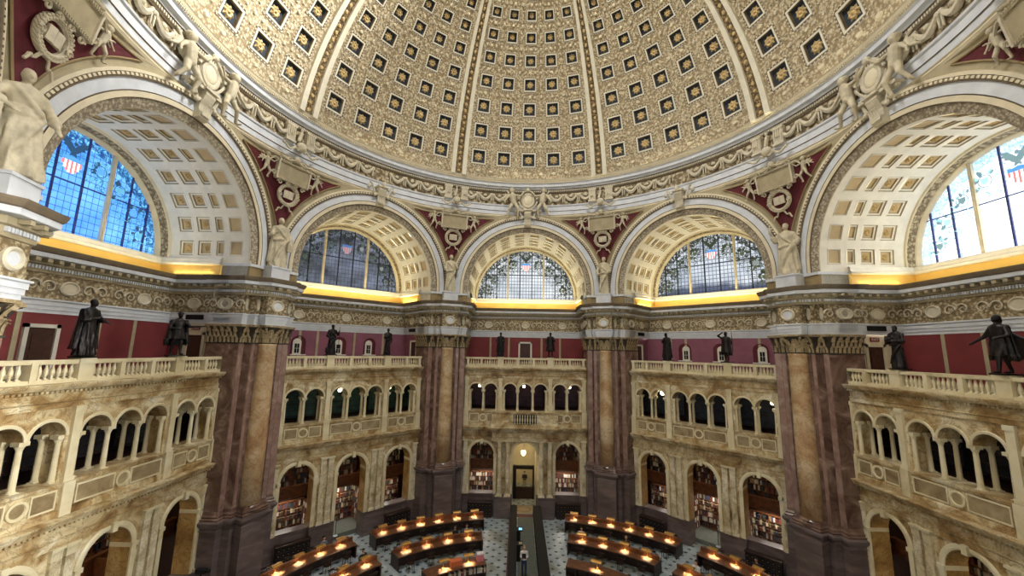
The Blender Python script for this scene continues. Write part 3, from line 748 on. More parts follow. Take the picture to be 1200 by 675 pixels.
def make_window(idx, az, gm, strength):
    root = thing('window_%d' % idx, az, (0, 22.5, ZC), kind='structure')
    y = 22.5; off = lambda pts: [(x, z + ZC) for x, z in pts]
    mb = MB(); flat(mb, off(outline_arch(4.96, -.17)), y, y + .04, 0); part('stained_glass', mb, [M[gm]], root)
    mb = MB()
    for x in (-.62, .62, -3.0, 3.0, -4.1, 4.1):
        h = sqrt(4.94 ** 2 - x * x); mb.box(x - .045, x + .045, y - .06, y, ZC - .15, ZC + h)
    for z in (2.35,): mb.box(-sqrt(4.94 ** 2 - z * z), sqrt(4.94 ** 2 - z * z), y - .05, y, ZC + z - .025, ZC + z + .025)
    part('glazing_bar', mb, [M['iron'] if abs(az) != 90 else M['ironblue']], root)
    for x in (-1.84, 1.84):
        mb = MB(); h = sqrt(4.94 ** 2 - x * x); mb.box(x - .085, x + .085, y - .16, y, ZC - .15, ZC + h); mb.box(x - .04, x + .04, y - .2, y - .16, ZC - .15, ZC + h)
        part('mullion', mb, [M['cream']], root)
    s = strength
    key = gm
    dk = emit('glass_dark_' + key, (44, 54, 44) if abs(az) != 90 else ((110, 140, 150) if az == 90 else (36, 70, 104)), .7 * min(s, 1.2)); bl = emit('glass_blue_' + key, (70, 130, 190), .9 * s if s < 2 else 1.2)
    rd = emit('glass_red_' + key, (214, 110, 110), .8 * s if s < 2 else 1.2); wh = emit('glass_white_' + key, (230, 230, 235), .9 * s if s < 2 else 2); gr = emit('glass_green_' + key, (64, 74, 54) if s < 1.2 else ((150, 196, 200) if az == 90 else (84, 150, 180)), .7 * min(s, 1.6))
    sb = emit('glass_grey_' + key, (110, 120, 124), .7) if s < 1.2 else bl
    if gm == 'gnw':
        dk = emit('glass_dark2', (36, 42, 50), .6); wh = emit('glass_w2', (130, 140, 160), .8); rd = emit('glass_r2', (150, 90, 100), .7); bl = emit('glass_b2', (60, 100, 160), .8); gr = emit('glass_g2', (60, 74, 66), .6)
    # federal eagle and striped shield
    mb = MB(); cz = ZC + 4.12
    wing = [(0, -.05), (.12, .1), (.3, .3), (.52, .36), (.62, .28), (.5, .22), (.6, .12), (.44, .06), (.46, -.06), (.3, -.1), (.2, -.24), (.1, -.32), (.16, -.5), (0, -.42)]
    for sg in (-1, 1): flat(mb, [(sg * x, cz + z) for x, z in (wing if sg > 0 else wing)], y - .05, y - .02, 0)
    mb.ell((0.03, y - .04, cz + .16), (.09, .04, .1), 10, 6, 0); mb.add([(.1, y - .05, cz + .2), (.22, y - .05, cz + .14), (.1, y - .05, cz + .12)], [(0, 1, 2)], 0)
    part('eagle_emblem', mb, [dk], root)
    mb = MB(); cz = ZC + 3.2; w = .42
    flat(mb, [(-w, cz + .18), (-w, cz + .4), (-w * .5, cz + .36), (0, cz + .42), (w * .5, cz + .36), (w, cz + .4), (w, cz + .18)], y - .06, y - .03, 0)
    for i in range(9):
        x0 = -w + 2 * w * i / 9; x1 = x0 + 2 * w / 9; xm = (x0 + x1) / 2; zb = -.42 + .5 * (abs(xm) / w) ** 2.2
        mb.box(x0, x1, y - .06, y - .03, cz + zb, cz + .18, 1 if i % 2 == 0 else 2)
    part('shield', mb, [bl, rd, wh], root)
    for k, (x, z) in enumerate(((-1.35, 3.45), (1.3, 3.45), (-2.45, 2.85), (2.4, 2.85), (-3.3, 1.95), (3.3, 1.95), (-3.85, .75), (3.85, .75))):
        mb = MB(); N = 18; c = (x, ZC + z); rq = random.Random(k)
        for r0_, r1_ in ((.27, .31),):
            vs_ = [(c[0] + r_ * cos(2 * pi * j / N), y - .05, c[1] + r_ * 1.05 * sin(2 * pi * j / N)) for r_ in (r0_, r1_) for j in range(N)]
            mb.add(vs_, [(j, (j + 1) % N, (j + 1) % N + N, j + N) for j in range(N)], 0)
        for j in range(17 if abs(az) != 90 else 7):      # leaves of the wreath
            a = 2 * pi * j / 11 + rq.random(); rr = .30 + .22 * rq.random(); w = .06 + .04 * rq.random(); h = .1 + .09 * rq.random(); t_ = a + 1 + rq.random()
            q = [(w * cos(u), h * sin(u)) for u in [2 * pi * i / 6 for i in range(6)]]
            flat(mb, [(c[0] + rr * cos(a) + u * cos(t_) - v_ * sin(t_), c[1] + rr * sin(a) + u * sin(t_) + v_ * cos(t_)) for u, v_ in q], y - .045, y - .03, (0, 2, 0)[j % 3])
        flat(mb, [(c[0] - .17, c[1] + .16), (c[0] + .17, c[1] + .16), (c[0] + .15, c[1] - .06), (c[0], c[1] - .2), (c[0] - .15, c[1] - .06)], y - .06, y - .04, (2, 3, 0, 2)[k % 4])
        mb.tube([(c[0] + (-.65 + .13 * i) , y - .05, c[1] - .42 + .07 * sin(i * 1.5) + .05 * i * (1 if x > 0 else -1) - (.25 if x > 0 else -.25)) for i in range(11)], .022, 4, 2)
        part('seal', mb, [dk, wh, gr, sb], root)
    return root

WM = {0: ('gn', 1.0), -45: ('gnw', 1.0), 45: ('gne', 1.0), -90: ('gwestblue', 1.5), 90: ('ge', 3)}
UP = {}
for i, az in enumerate((0, -45, 45, -90, 90)):
    nm = {0: 'wall_north', -45: 'wall_northwest', 45: 'wall_northeast', -90: 'wall_west', 90: 'wall_east'}[az] + '_upper'
    r_ = upper_bay(nm, az, 'mauvewall' if abs(az) == 45 else 'redwall', None)
    UP[az] = r_
    v = inst('vault', VAULT, (0, 0, 0), 0, r_); inst('window_surround', WFRAME, (0, 0, 0), 0, r_); inst('archivolt', ARCHIV, (0, 0, 0), 0, r_)
    mb = MB()
    arch_wall(mb, -6.2, 6.2, 18.7, 25.0, 22.62, 22.9, [(0, 4.92, 18.7, ZC)], 30); part('lunette_wall', mb, [M['cream']], r_)
    make_window(i + 1, az, *WM[az])
for az in (-135, 135):
    r_ = thing('wall_southwest_upper' if az < 0 else 'wall_southeast_upper', az, kind='structure')
    inst('vault', VAULT, (0, 0, 0), 0, r_); inst('archivolt', ARCHIV, (0, 0, 0), 0, r_)

# doors and niches
def door(idx, az, c, w, h, facing, sign=False):
    """facing 'y' on the back wall (c = t) or 'x+'/'x-' on the side wall (c = n)"""
    if facing == 'y': loc = (c, WALL, 12.1); M3 = lambda u, d, z: (c + u, WALL - d, 12.1 + z)
    else:
        s = 1 if facing == 'x+' else -1; loc = (s * 5.6, c, 12.1); M3 = lambda u, d, z: (s * (5.6 - d), c + u, 12.1 + z)
    root = thing('door_%d' % idx, az, loc, kind='structure')
    def bx(u0, u1, d0, d1, z0, z1, mb):
        vs = [M3(u, d, z) for z in (z0, z1) for d in (d0, d1) for u in (u0, u1)]
        mb.add(vs, [(0, 2, 3, 1), (4, 5, 7, 6), (0, 1, 5, 4), (2, 6, 7, 3), (0, 4, 6, 2), (1, 3, 7, 5)])
    mb = MB(); bx(-w / 2, w / 2, -.02, .05, 0, h, mb)
    for zz in (.25, h * .55): bx(-w * .32, w * .32, .05, .08, zz, zz + h * .34, mb)
    part('door_leaf', mb, [M['door']], root)
    mb = MB(); bx(-w / 2 - .16, -w / 2, 0, .12, 0, h + .16, mb); bx(w / 2, w / 2 + .16, 0, .12, 0, h + .16, mb); bx(-w / 2 - .16, w / 2 + .16, 0, .12, h, h + .16, mb)
    if sign: bx(-w / 2 - .55, -w / 2 - .16, 0, .05, 0, 2.75, mb); bx(w / 2 + .16, w / 2 + .5, 0, .05, 0, 2.75, mb); bx(-w / 2 - .5, w / 2 + .5, 0, .05, h + .16, 2.78, mb)
    part('door_frame', mb, [M['white'] if not sign else M['cream']], root)
    if sign:
        s_ = 1 if facing == 'x+' else -1
        mb = MB(); sg = thing('exit_sign', az, M3(0, .1, h + .42), 'small red EXIT sign over the door at the ' + ('left' if az < 0 else 'right') + ' end of the walkway', 'sign')
        bx(-.24, .24, .06, .13, h + .3, h + .54, mb); part('sign_box', mb, [M['exit']], sg)
        cu = bpy.data.curves.new('exit_text', 'FONT'); cu.body = 'EXIT'; cu.size = .2; cu.align_x = 'CENTER'; cu.align_y = 'CENTER'; cu.extrude = .006
        t = bpy.data.objects.new('exit_text_tmp', cu); COL.objects.link(t)
        dg = bpy.context.evaluated_depsgraph_get(); me = bpy.data.meshes.new_from_object(t.evaluated_get(dg)); bpy.data.objects.remove(t)
        me.materials.clear(); me.materials.append(M['white'])
        # text plane xz facing the room side
        me.transform(Matrix.Rotation(pi / 2, 4, 'X')); me.transform(Matrix.Rotation(-pi / 2 * s_, 4, 'Z'))
        me.transform(Matrix.Translation((-s_ * .035, 0, 0)))
        part('lettering', me, None, sg)
    return root
door(1, 0, 0, 1.0, 2.2, 'y'); door(2, -90, -.75, 1.0, 2.15, 'y')
door(3, -90, 19.75, .85, 2.1, 'x+', True); door(4, 90, 19.75, .85, 2.1, 'x-', True)
door(5, -45, 19.75, .85, 2.1, 'x+'); door(6, 45, 19.75, .85, 2.1, 'x-')
n = 6
for az, ts in ((-45, (-3.45, -.35, 2.2)), (45, (-2.2, .6, 3.45))):
    for t in ts:
        root = thing('window_%d' % n, az, (t, WALL, 13.05), kind='structure'); n += 1
        mb = MB(); y = WALL
        # red reveal, white frame, dark pane
        mb.arc([(.52, y - .02), (.52, y - .05), (.46, y - .05), (.46, y + .02)], 13.95, N=14, cx=t, mi=0, leg=13.05)
        flat(mb, [(t + .47 * cos(pi * i / 14), 13.95 + .47 * sin(pi * i / 14)) for i in range(15)] + [(t - .47, 13.05), (t + .47, 13.05)], y - .012, y, 0)
        part('reveal', mb, [M['maroon']], root)
        mb = MB(); s = -.1 if az < 0 else .1
        flat(mb, [(t + s + .3 * cos(pi * i / 14), 13.95 + .3 * sin(pi * i / 14)) for i in range(15)] + [(t + s - .3, 13.05), (t + s + .3, 13.05)], y - .06, y - .012, 0)
        mb.box(t - .56, t + .56, y - .14, y, 12.97, 13.05); part('window_frame', mb, [M['white']], root)
        mb = MB(); mb.box(t + s - .16, t + s + .16, y - .08, y - .06, 13.15, 13.85); part('pane', mb, [M['black']], root)
        mb = MB(); mb.box(t + s - .012, t + s + .012, y - .1, y - .08, 13.15, 13.85); mb.box(t + s - .16, t + s + .16, y - .1, y - .08, 13.49, 13.51); part('glazing_bar', mb, [M['white']], root)
# small dark vents over the side doors
for az, s in ((-90, 1), (90, -1), (-45, 1), (45, -1)):
    mb = MB(); x = s * 5.34
    mb.box(min(x, x - s * .05), max(x, x - s * .05), 19.25, 20.3, 15.1, 15.38)
    for k in range(4): mb.box(min(x, x - s * .08), max(x, x - s * .08), 19.25, 20.3, 15.12 + .07 * k, 15.14 + .07 * k)
    single('air_vent', mb, [M['black']], az, (x, 19.8, 15.2), label={-90: 'black vent grille on the white band over the far left EXIT door', 90: 'black vent grille on the white band over the far right EXIT door', -45: 'black vent grille left of the left central pier', 45: 'black vent grille right of the right central pier'}[az], cat='vent')
# ================================================================ piers
c8, s8 = cos(R(22.5)), sin(R(22.5))
def to_pier(p):
    x, y = p; return (x * c8 - y * s8, x * s8 + y * c8)
def mirror(h): # half list given from the rear outward on the -s side -> full path travelling + to -
    neg = [to_pier(p) for p in h]
    posi = [(-a, b) for a, b in neg]
    return posi + neg[::-1]
H_full = [(5.3, 18.9), (5.3, 16.95), (5.75, 16.95), (5.75, 16.5), (6.14, 16.47), (5.91, 15.90)]
H_shaft = [(5.3, 18.9), (5.3, 16.95), (5.75, 16.95), (5.75, 16.5), (6.03, 16.5)]
H_corn = [(5.3, 18.55), (5.3, 16.85), (5.72, 16.42), (5.91, 15.90)]
FULL = mirror(H_full); CORN = mirror(H_corn); SHAFT = mirror(H_shaft)
SHAFT = SHAFT[:5] + [(.62, 17.5), (-.62, 17.5)] + SHAFT[5:] if False else SHAFT
def solid(path, z0, z1, mb, mi=0): mb.prism(path, z0, z1, mi)
PI_LAB = {-22.5: 'tall marble pier with golden column just left of the central doorway bay', 22.5: 'tall marble pier with golden column just right of the central doorway bay',
          -67.5: 'tall marble pier with golden column between the two left-hand bays, sunlit', 67.5: 'tall shadowed marble pier with column between the two right-hand bays',
          -112.5: 'nearest pier cut off by the left edge of the view', 112.5: 'nearest pier of which a dark cornice tip shows at the right edge'}
def leaf_row(mb, path, z, w, h, step, off, mi=0, ph=0):
    along(path, off, step, lambda q, d, n, a: leaf(mb, (q.x, q.y, z), (n.x, n.y), (d.x, d.y), w, h, mi, .14), inset=ph)
def make_pier(az):
    root = thing('pier', az, (0, 17.6, 0), PI_LAB[az], 'pier', 'piers of the octagon')
    B = [(0, 17.4)]
    mb = MB(); solid(FULL, 0, 4.16, mb)
    mb.sweep(FULL, [(.0, 0), (.16, 0), (.16, .35), (.10, .42), (.10, 3.62), (.14, 3.66), (.1, 3.7), (.12, 3.82), (.2, 3.9), (.26, 4.0), (.26, 4.1), (.1, 4.16), (0, 4.16)])
    part('pedestal', mb, [M['base_marble']], root)
    mb = MB(); mb.sweep(FULL, [(0, 4.14), (.12, 4.16), (.14, 4.24), (.08, 4.3), (.1, 4.38), (.04, 4.46), (.0, 4.62), (-.2, 4.64)])
    mb.prism([(.72, 16.98), (-.72, 16.98), (-.72, 17.6), (.72, 17.6)], 4.16, 4.3)
    mb.lathe([(.7, 4.3), (.73, 4.38), (.6, 4.46), (.64, 4.54), (.57, 4.62)], 24, (0, 17.48))
    part('column_base', mb, [M['red_marble']], root)
    mb = MB(); solid(SHAFT, 4.4, 13.8, mb, 0)
    # lighter front strips on the wing faces
    for s in (-1, 1):
        for (x0, x1, y) in ((5.33, 5.7, 16.94), (5.78, 6.0, 16.49)):
            q = [to_pier((x0, y)), to_pier((x1, y)), to_pier((x1, y + .3)), to_pier((x0, y + .3))]
            off = to_pier((0, -.035)); q = [(a + off[0], b + off[1]) for a, b in q]
            if s > 0: q = [(-a, b) for a, b in q]
            mb.prism(q, 4.62, 13.74, 1)
    part('pilasters', mb, [M['red_marble'], M['pink_marble']], root)
    mb = MB(); mb.lathe([(.56, 4.6), (.555, 8), (.5, 13.6), (.53, 13.66), (.53, 13.74), (.49, 13.76)], 28, (0, 17.48))
    part('column_shaft', mb, [M['column_marble']], root, True)
    mb = MB()
    mb.sweep(SHAFT, [(0, 13.72), (.05, 13.74), (.05, 13.8), (.01, 13.82), (.03, 14.4), (.12, 14.66), (.2, 14.7), (.22, 14.86), (-.1, 14.9)])
    mb.mi = 1; leaf_row(mb, SHAFT, 13.82, .17, .42, .22, .02, 1); leaf_row(mb, SHAFT, 14.12, .17, .42, .22, .05, 1, ph=.11); leaf_row(mb, SHAFT, 14.42, .24, .3, .36, .12, 1)
    mb.sweep(SHAFT, [(.14, 14.72), (.24, 14.74), (.26, 14.86), (-.1, 14.9)], 1)
    corinthian(mb, (0, 17.48), 13.76, .5, 1.12, 8, 1, .62, 0)
    part('capital', mb, [M['capital_shade'], M['capital']], root)
    mb = MB(); solid(FULL, 14.86, 17.7, mb, 1); entab(mb, FULL, CORN)
    frieze_ornament(mb, FULL, .02, 16.06, 4, 3, 2.4)
    cartouche(mb, (0, 16.93), (-1, 0), (0, -1), 16.06, .42, .36, 4, 0)
    for s in (-1, 1):
        for x, y in ((5.52, 16.93), (5.9, 16.47)):
            q = to_pier((x, y)); 
            if s > 0: q = (-q[0], q[1])
            t = (cos(R(22.5)) , sin(R(22.5)) * (-s * -1)); 
            nn = (s8 * -1 * -s * -1, -c8)
            cartouche(mb, q, (c8, -s * -s8 * -1), (0, -1), 16.06, .13, .36, 4, 4)
    part('entablature', mb, [M['palewhite'], M['frieze'], M['khaki_light'], M['taupe'], M['stucco']], root)
    # impost blocks that carry the arches
    mb = MB()
    for s in (-1, 1):
        for (pts, z0, z1, mi) in (([(5.24, 18.5), (5.24, 16.8), (5.62, 16.66), (6.7, 16.62), (6.9, 17.5), (6.9, 18.5)], 17.7, 18.36, 0),
                                  ([(5.2, 18.5), (5.2, 16.74), (5.6, 16.58), (6.76, 16.5), (6.9, 17.5), (6.9, 18.5)], 18.34, 18.5, 1)):
            q = [to_pier(p) for p in pts]
            if s > 0: q = [(-a, b) for a, b in q]
            mb.prism(q, z0, z1, mi)
    part('impost', mb, [M['khaki'], M['palewhite']], root)
    return root
p0 = make_pier(-22.5)
PIER = {-22.5: p0}
for az in (22.5, -67.5, 67.5, -112.5, 112.5): PIER[az] = clone(p0, az=az, base=(0, 17.6, 0), label=PI_LAB[az])

# ================================================================ dome
DZ = 26.2; DR = sqrt(16.1 ** 2 + (28.9 - DZ) ** 2)
def fd(u, v, d):
    r = (DR + d) * cos(R(v)); return (r * sin(R(u)), r * cos(R(u)), DZ + (DR + d) * sin(R(v)))
rows = [(15.6, 5.5), (23.3, 5.2), (30.4, 4.8), (37.2, 4.35), (43.4, 3.95), (49.1, 3.55), (54.4, 3.2), (59.2, 2.9), (63.5, 2.6), (67.3, 2.3)]
vs = []; e = 9.4
for c, h in rows: vs += [(e, c - h / 2, 0), (c - h / 2, c + h / 2, 1)]; e = c + h / 2
vs.append((e, 72, 0))
us = []; e = -20.1
for c in (-16.35, -8.17, 0, 8.17, 16.35): us += [(e, c - 2.85, 0), (c - 2.85, c + 2.85, 1)]; e = c + 2.85
us.append((e, 20.1, 0))
mb = MB()
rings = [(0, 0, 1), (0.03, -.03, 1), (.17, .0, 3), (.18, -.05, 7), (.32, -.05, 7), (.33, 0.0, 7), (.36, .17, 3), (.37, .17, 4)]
def dome_ros(mb, f, cu, cv, hu, hv):
    rosette(mb, f, cu, cv, hu * .5, hv * .5, .16, .05, 5)
    # dentil blocks round the frame
    for k in range(7):
        a = -1 + 2 * (k + .5) / 7
        for (pu, pv) in ((a, .93), (a, -.93), (.93, a), (-.93, a)):
            q = [f(cu + (pu + dx) * hu, cv + (pv + dy) * hv, -.05) for dx, dy in ((-.05, -.05), (.05, -.05), (.05, .05), (-.05, .05))]
            mb.add(q, [(0, 1, 2, 3)], 2)
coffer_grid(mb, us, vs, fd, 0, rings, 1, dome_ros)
def blob(mb, u, v, ru, rv, d, mi, N=8):
    o = [fd(u + ru * cos(2 * pi * j / N), v + rv * sin(2 * pi * j / N), 0) for j in range(N)]
    i_ = [fd(u + ru * .6 * cos(2 * pi * j / N), v + rv * .6 * sin(2 * pi * j / N), -d) for j in range(N)]
    mb.loft([o, i_], True, False, mi); mb.add(i_, [tuple(range(N))], mi)
for i, (c, h) in enumerate(rows):
    for j, u in enumerate((-12.26, -4.08, 4.08, 12.26)):
        blob(mb, u, c, .3, .62 * h / 5, .10, 2)
        for s in (-1, 1): blob(mb, u, c + s * 1.45 * h / 5, .38, .22 * h / 5, .07, 6); 
    nxt = (rows[i + 1][0] - rows[i + 1][1] / 2) if i + 1 < len(rows) else c + h / 2 + 1.5
    vm = (c + h / 2 + nxt) / 2; gap = nxt - c - h / 2
    for u in (-16.35, -8.17, 0, 8.17, 16.35):
        blob(mb, u, vm, .62, gap * .2, .10, 2)
        for s in (-1, 1): blob(mb, u + s * 1.9, vm, .36, gap * .16, .07, 6)
    for u in (-12.26, -4.08, 4.08, 12.26): blob(mb, u, vm, .5, gap * .24, .09, 6)
for u in (-16.35, -12.3, -8.17, -4.1, 0, 4.1, 8.17, 12.3, 16.35):
    blob(mb, u, 11.3, .75, .55, .10, 2 if int(abs(u)) % 2 == 0 else 6)
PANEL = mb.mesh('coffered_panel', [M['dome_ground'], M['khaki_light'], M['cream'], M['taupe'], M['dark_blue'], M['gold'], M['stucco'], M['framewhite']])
mb = MB(); prof = [(-2.45, 0, 0), (-2.4, -.16, 0), (-1.1, -.16, 0), (-1.02, -.02, 1), (1.02, -.02, 0), (1.1, -.16, 0), (2.4, -.16, 0), (2.45, 0, 0)]
E_ = [9.4 + (72 - 9.4) * i / 22 for i in range(23)]
for a, b in zip(prof, prof[1:]):
    n = len(E_); k = 1.0
    mb.add([fd(a[0], v, a[1]) for v in E_] + [fd(b[0], v, b[1]) for v in E_], [(i, i + 1, i + 1 + n, i + n) for i in range(n - 1)], 1 if a[2] == 1 or (a[0] == -1.02) else 0)
v = 10.5
while v < 71:
    o = MB
    N = 8; g = [fd(.5 * cos(2 * pi * j / N), v + .5 * sin(2 * pi * j / N), -.02) for j in range(N)]; g2 = [fd(.3 * cos(2 * pi * j / N), v + .3 * sin(2 * pi * j / N), -.09) for j in range(N)]
    mb.loft([g, g2], True, False, 2); mb.add(g2, [tuple(range(N))], 2); v += 1.75
RIB = mb.mesh('rib', [M['framewhite'], M['dome_rib'], M['gold']])
dome = thing('ceiling', kind='structure')
for k in range(8):
    inst('coffered_panel', PANEL, (0, 0, 0), R(45 * k), dome); inst('rib', RIB, (0, 0, 0), R(45 * k + 22.5), dome)
# ---- ring entablature under the dome
def lathe_ring(prof, mi, mb, N=160, a0=0, a1=360):
    for (r0, z0), (r1, z1) in zip(prof, prof[1:]):
        A = [R(a0 + (a1 - a0) * i / N) for i in range(N + 1)]; n = N + 1
        mb.add([(r0 * sin(a), r0 * cos(a), z0) for a in A] + [(r1 * sin(a), r1 * cos(a), z1) for a in A], [(i, i + 1, i + 1 + n, i + n) for i in range(N)], mi)
mb = MB()
lathe_ring([(17.4, 25.5), (16.85, 25.55), (16.78, 25.66), (16.8, 25.72), (16.74, 25.78)], 1, mb)
lathe_ring([(16.74, 25.78), (16.74, 26.1)], 2, mb)
lathe_ring([(16.74, 26.1), (16.68, 26.12)], 0, mb)
lathe_ring([(16.68, 26.12), (16.68, 26.5), (16.6, 26.56), (16.58, 26.66), (16.7, 26.7)], 2, mb)
lathe_ring([(16.7, 26.7), (16.72, 27.76)], 3, mb)
lathe_ring([(16.72, 27.76), (16.64, 27.8), (16.6, 27.88), (16.66, 27.9), (16.66, 28.06), (16.5, 28.12)], 0, mb)
lathe_ring([(16.5, 28.12), (16.48, 28.26), (16.3, 28.3), (16.28, 28.5), (16.2, 28.6)], 2, mb)
lathe_ring([(16.2, 28.6), (16.2, 28.72), (16.12, 28.74), (16.06, 28.86), (16.02, 28.9)], 1, mb)
lathe_ring([(16.02, 28.9), (16.16, 28.98), (16.4, 29.0)], 2, mb)
part('ring_cornice', mb, [M['taupe'], M['cream'], M['palewhite'], M['frieze_stucco']], dome)
def sector_dentils():
    mb = MB(); 
    for k in range(96):
        a = R(45 * (k + .5) / 96 - 22.5)
        mb.obox((16.6 * sin(a), 16.6 * cos(a), 27.98), (.038, .07, .07), -a, 0)
    for k in range(110):
        a = R(45 * (k + .5) / 110 - 22.5)
        mb.obox((16.16 * sin(a), 16.16 * cos(a), 28.66), (.032, .05, .045), -a, 1)
    # egg moulding of the architrave and garlands of the frieze
    for k in range(9):
        a0 = -20.2 + 40.4 * k / 9 + .3; a1 = a0 + 40.4 / 9 - .6
        if k == 4: continue
        pts = []
        for i in range(9):
            q = i / 8; a = R(a0 + (a1 - a0) * q); z = 27.55 - .52 * sin(pi * q)
            pts.append((16.56 * sin(a), 16.56 * cos(a), z))
        mb.tube(pts, [.07, .1, .13, .15, .16, .15, .13, .1, .07], 6, 2)
        for a in (a0, a1):
            a = R(a); mb.ell((16.58 * sin(a), 16.58 * cos(a), 27.5), (.13, .13, .16), 8, 6, 2); mb.capsule((16.58 * sin(a), 16.58 * cos(a), 27.4), (16.58 * sin(a), 16.58 * cos(a), 26.9), .07, .04, 6, 2)
        am = R((a0 + a1) / 2); mb.ell((16.6 * sin(am), 16.6 * cos(am), 27.45), (.16, .1, .13), 8, 6, 2)
    return mb.mesh('garland_frieze', [M['stucco'], M['cream'], M['stucco']])
GAR = sector_dentils()
for k in range(8): inst('garland_frieze', GAR, (0, 0, 0), R(45 * k), dome)

# ---- pendentives
def pend_pt(az, z, off=0.0, Ra=6.7):
    """az relative to the pier (-22.5..22.5), surface between arch planes and the ring"""
    b = 22.5 - abs(az)                       # angle from the bay axis
    rp = 16.62 / cos(R(b))
    tt = sqrt(max(0, Ra ** 2 - (z - ZC) ** 2)); ba = math.degrees(atan2(tt, 16.62))
    g = max(0, min(1, (b - ba) / max(.01, 22.5 - ba))); g = g * g * (3 - 2 * g)
    w = max(0, min(1, (z - 19.0) / 6.7)) ** 1.0
    r = rp * (1 - w * g) + 16.85 * w * g - off
    return (r * sin(R(az)), r * cos(R(az)), z)
def pend_grid(mb, Ra, z0, z1, off, mi, nz=16, na=14, zlim=None):
    rows_ = []
    for i in range(nz + 1):
        z = z0 + (z1 - z0) * i / nz
        tt = sqrt(max(0, Ra ** 2 - (z - ZC) ** 2)); ba = math.degrees(atan2(tt, 16.62)); m = max(0, 22.5 - ba)
        rows_.append([pend_pt(-m + 2 * m * j / na, z, off) for j in range(na + 1)])
    n = na + 1; vs_ = [p for r in rows_ for p in r]
    mb.add(vs_, [(i * n + j, i * n + j + 1, (i + 1) * n + j + 1, (i + 1) * n + j) for i in range(nz) for j in range(na)], mi)
mb = MB(); pend_grid(mb, 6.62, 18.5, 25.64, 0, 0, 24)
PEND = mb.mesh('pendentive', [M['khaki_light']])
mb = MB(); pend_grid(mb, 7.02, 21.0, 25.25, .05, 0, 18); MAR = mb.mesh('maroon_field', [M['maroon']])
mb = MB()
for zt, rad, of in ((25.3, .05, .06),):
    pts = []
    for i in range(19):
        z = 21.2 + (25.28 - 21.2) * i / 18; tt = sqrt(7.04 ** 2 - (z - ZC) ** 2); ba = math.degrees(atan2(tt, 16.62)); m = 22.5 - ba
        pts.append(pend_pt(m, z, .07))
    left = [(-x, y, z) for x, y, z in pts]
    mb.tube(pts, .045, 5, 0); mb.tube(left, .045, 5, 0); 
    m = math.degrees(atan2(pts[-1][0], pts[-1][1]))
    mb.tube([pend_pt(-m + 2 * m * j / 12, 25.28, .07) for j in range(13)], .045, 5, 0)
FR = mb.mesh('field_moulding', [M['khaki']])
def figure_putto(mb, o, s=1.0, side=1, mi=0, pose=0):
    """small winged child, o = hip position, facing -y, side = +1 leans right"""
    def P(x, y, z): return (o[0] + side * x * s, o[1] + y * s, o[2] + z * s)
    mb.capsule(P(0, 0, 0), P(.06, 0, .42), .17 * s, .19 * s, 10, mi)
    mb.ell(P(.1, -.04, .74), (.15 * s, .15 * s, .17 * s), 10, 8, mi)
    mb.ell(P(.1, .03, .80), (.16 * s, .14 * s, .13 * s), 10, 6, mi)
    mb.capsule(P(-.08, 0, -.05), P(-.28, -.12, -.42), .12 * s, .09 * s, 8, mi); mb.capsule(P(-.28, -.12, -.42), P(-.22, 0, -.85), .085 * s, .055 * s, 8, mi)
    mb.capsule(P(.08, 0, -.05), P(.22, -.14, -.4), .12 * s, .09 * s, 8, mi); mb.capsule(P(.22, -.14, -.4), P(.40, 0, -.75), .085 * s, .055 * s, 8, mi)
    for q in ((-.22, -.04, -.9), (.46, -.05, -.78)): mb.capsule(P(*q), P(q[0], q[1] - .12, q[2]), .05 * s, .035 * s, 6, mi)
    mb.capsule(P(-.14, 0, .46), P(-.42, -.1, .38), .075 * s, .055 * s, 8, mi); mb.capsule(P(-.42, -.1, .38), P(-.62, -.15, .62), .05 * s, .035 * s, 8, mi)
    mb.capsule(P(.22, 0, .46), P(.42, -.05, .22), .075 * s, .055 * s, 8, mi); mb.capsule(P(.42, -.05, .22), P(.52, -.16, .0), .05 * s, .035 * s, 8, mi)
    for q in ((-.62, -.15, .62), (.52, -.16, 0)): mb.ell(P(*q), (.05 * s, .05 * s, .06 * s), 6, 5, mi)
    # wing
    for k in range(4):
        mb.capsule(P(.12, .1, .42), P(.42 + .08 * k, .16, .78 - .2 * k), .05 * s, .06 * s, 6, mi)
def voxel(mb, vox, name, mat, smooth=True, off=(0, 0, 0)):
    me = mb.mesh(name + '_raw', [mat], off)
    o = bpy.data.objects.new('tmp', me); COL.objects.link(o)
    md = o.modifiers.new('r', 'REMESH'); md.mode = 'VOXEL'; md.voxel_size = vox; md.use_smooth_shade = True
    m2 = o.modifiers.new('s', 'SMOOTH'); m2.factor = .5; m2.iterations = 1
    dg = bpy.context.evaluated_depsgraph_get(); dg.update()
    out = bpy.data.meshes.new_from_object(o.evaluated_get(dg)); out.name = name
    bpy.data.objects.remove(o); bpy.data.meshes.remove(me)
    out.materials.clear(); out.materials.append(mat)
    out.polygons.foreach_set('use_smooth', [smooth] * len(out.polygons))
    return out
PUT = MB(); figure_putto(PUT, (0, 0, 0), 1.15, 1); PUTM = voxel(PUT, .03, 'winged_child', M['plaster'])
mbm = MB(); figure_putto(mbm, (0, 0, 0), 1.15, -1); PUTL = voxel(mbm, .03, 'winged_child', M['plaster'])

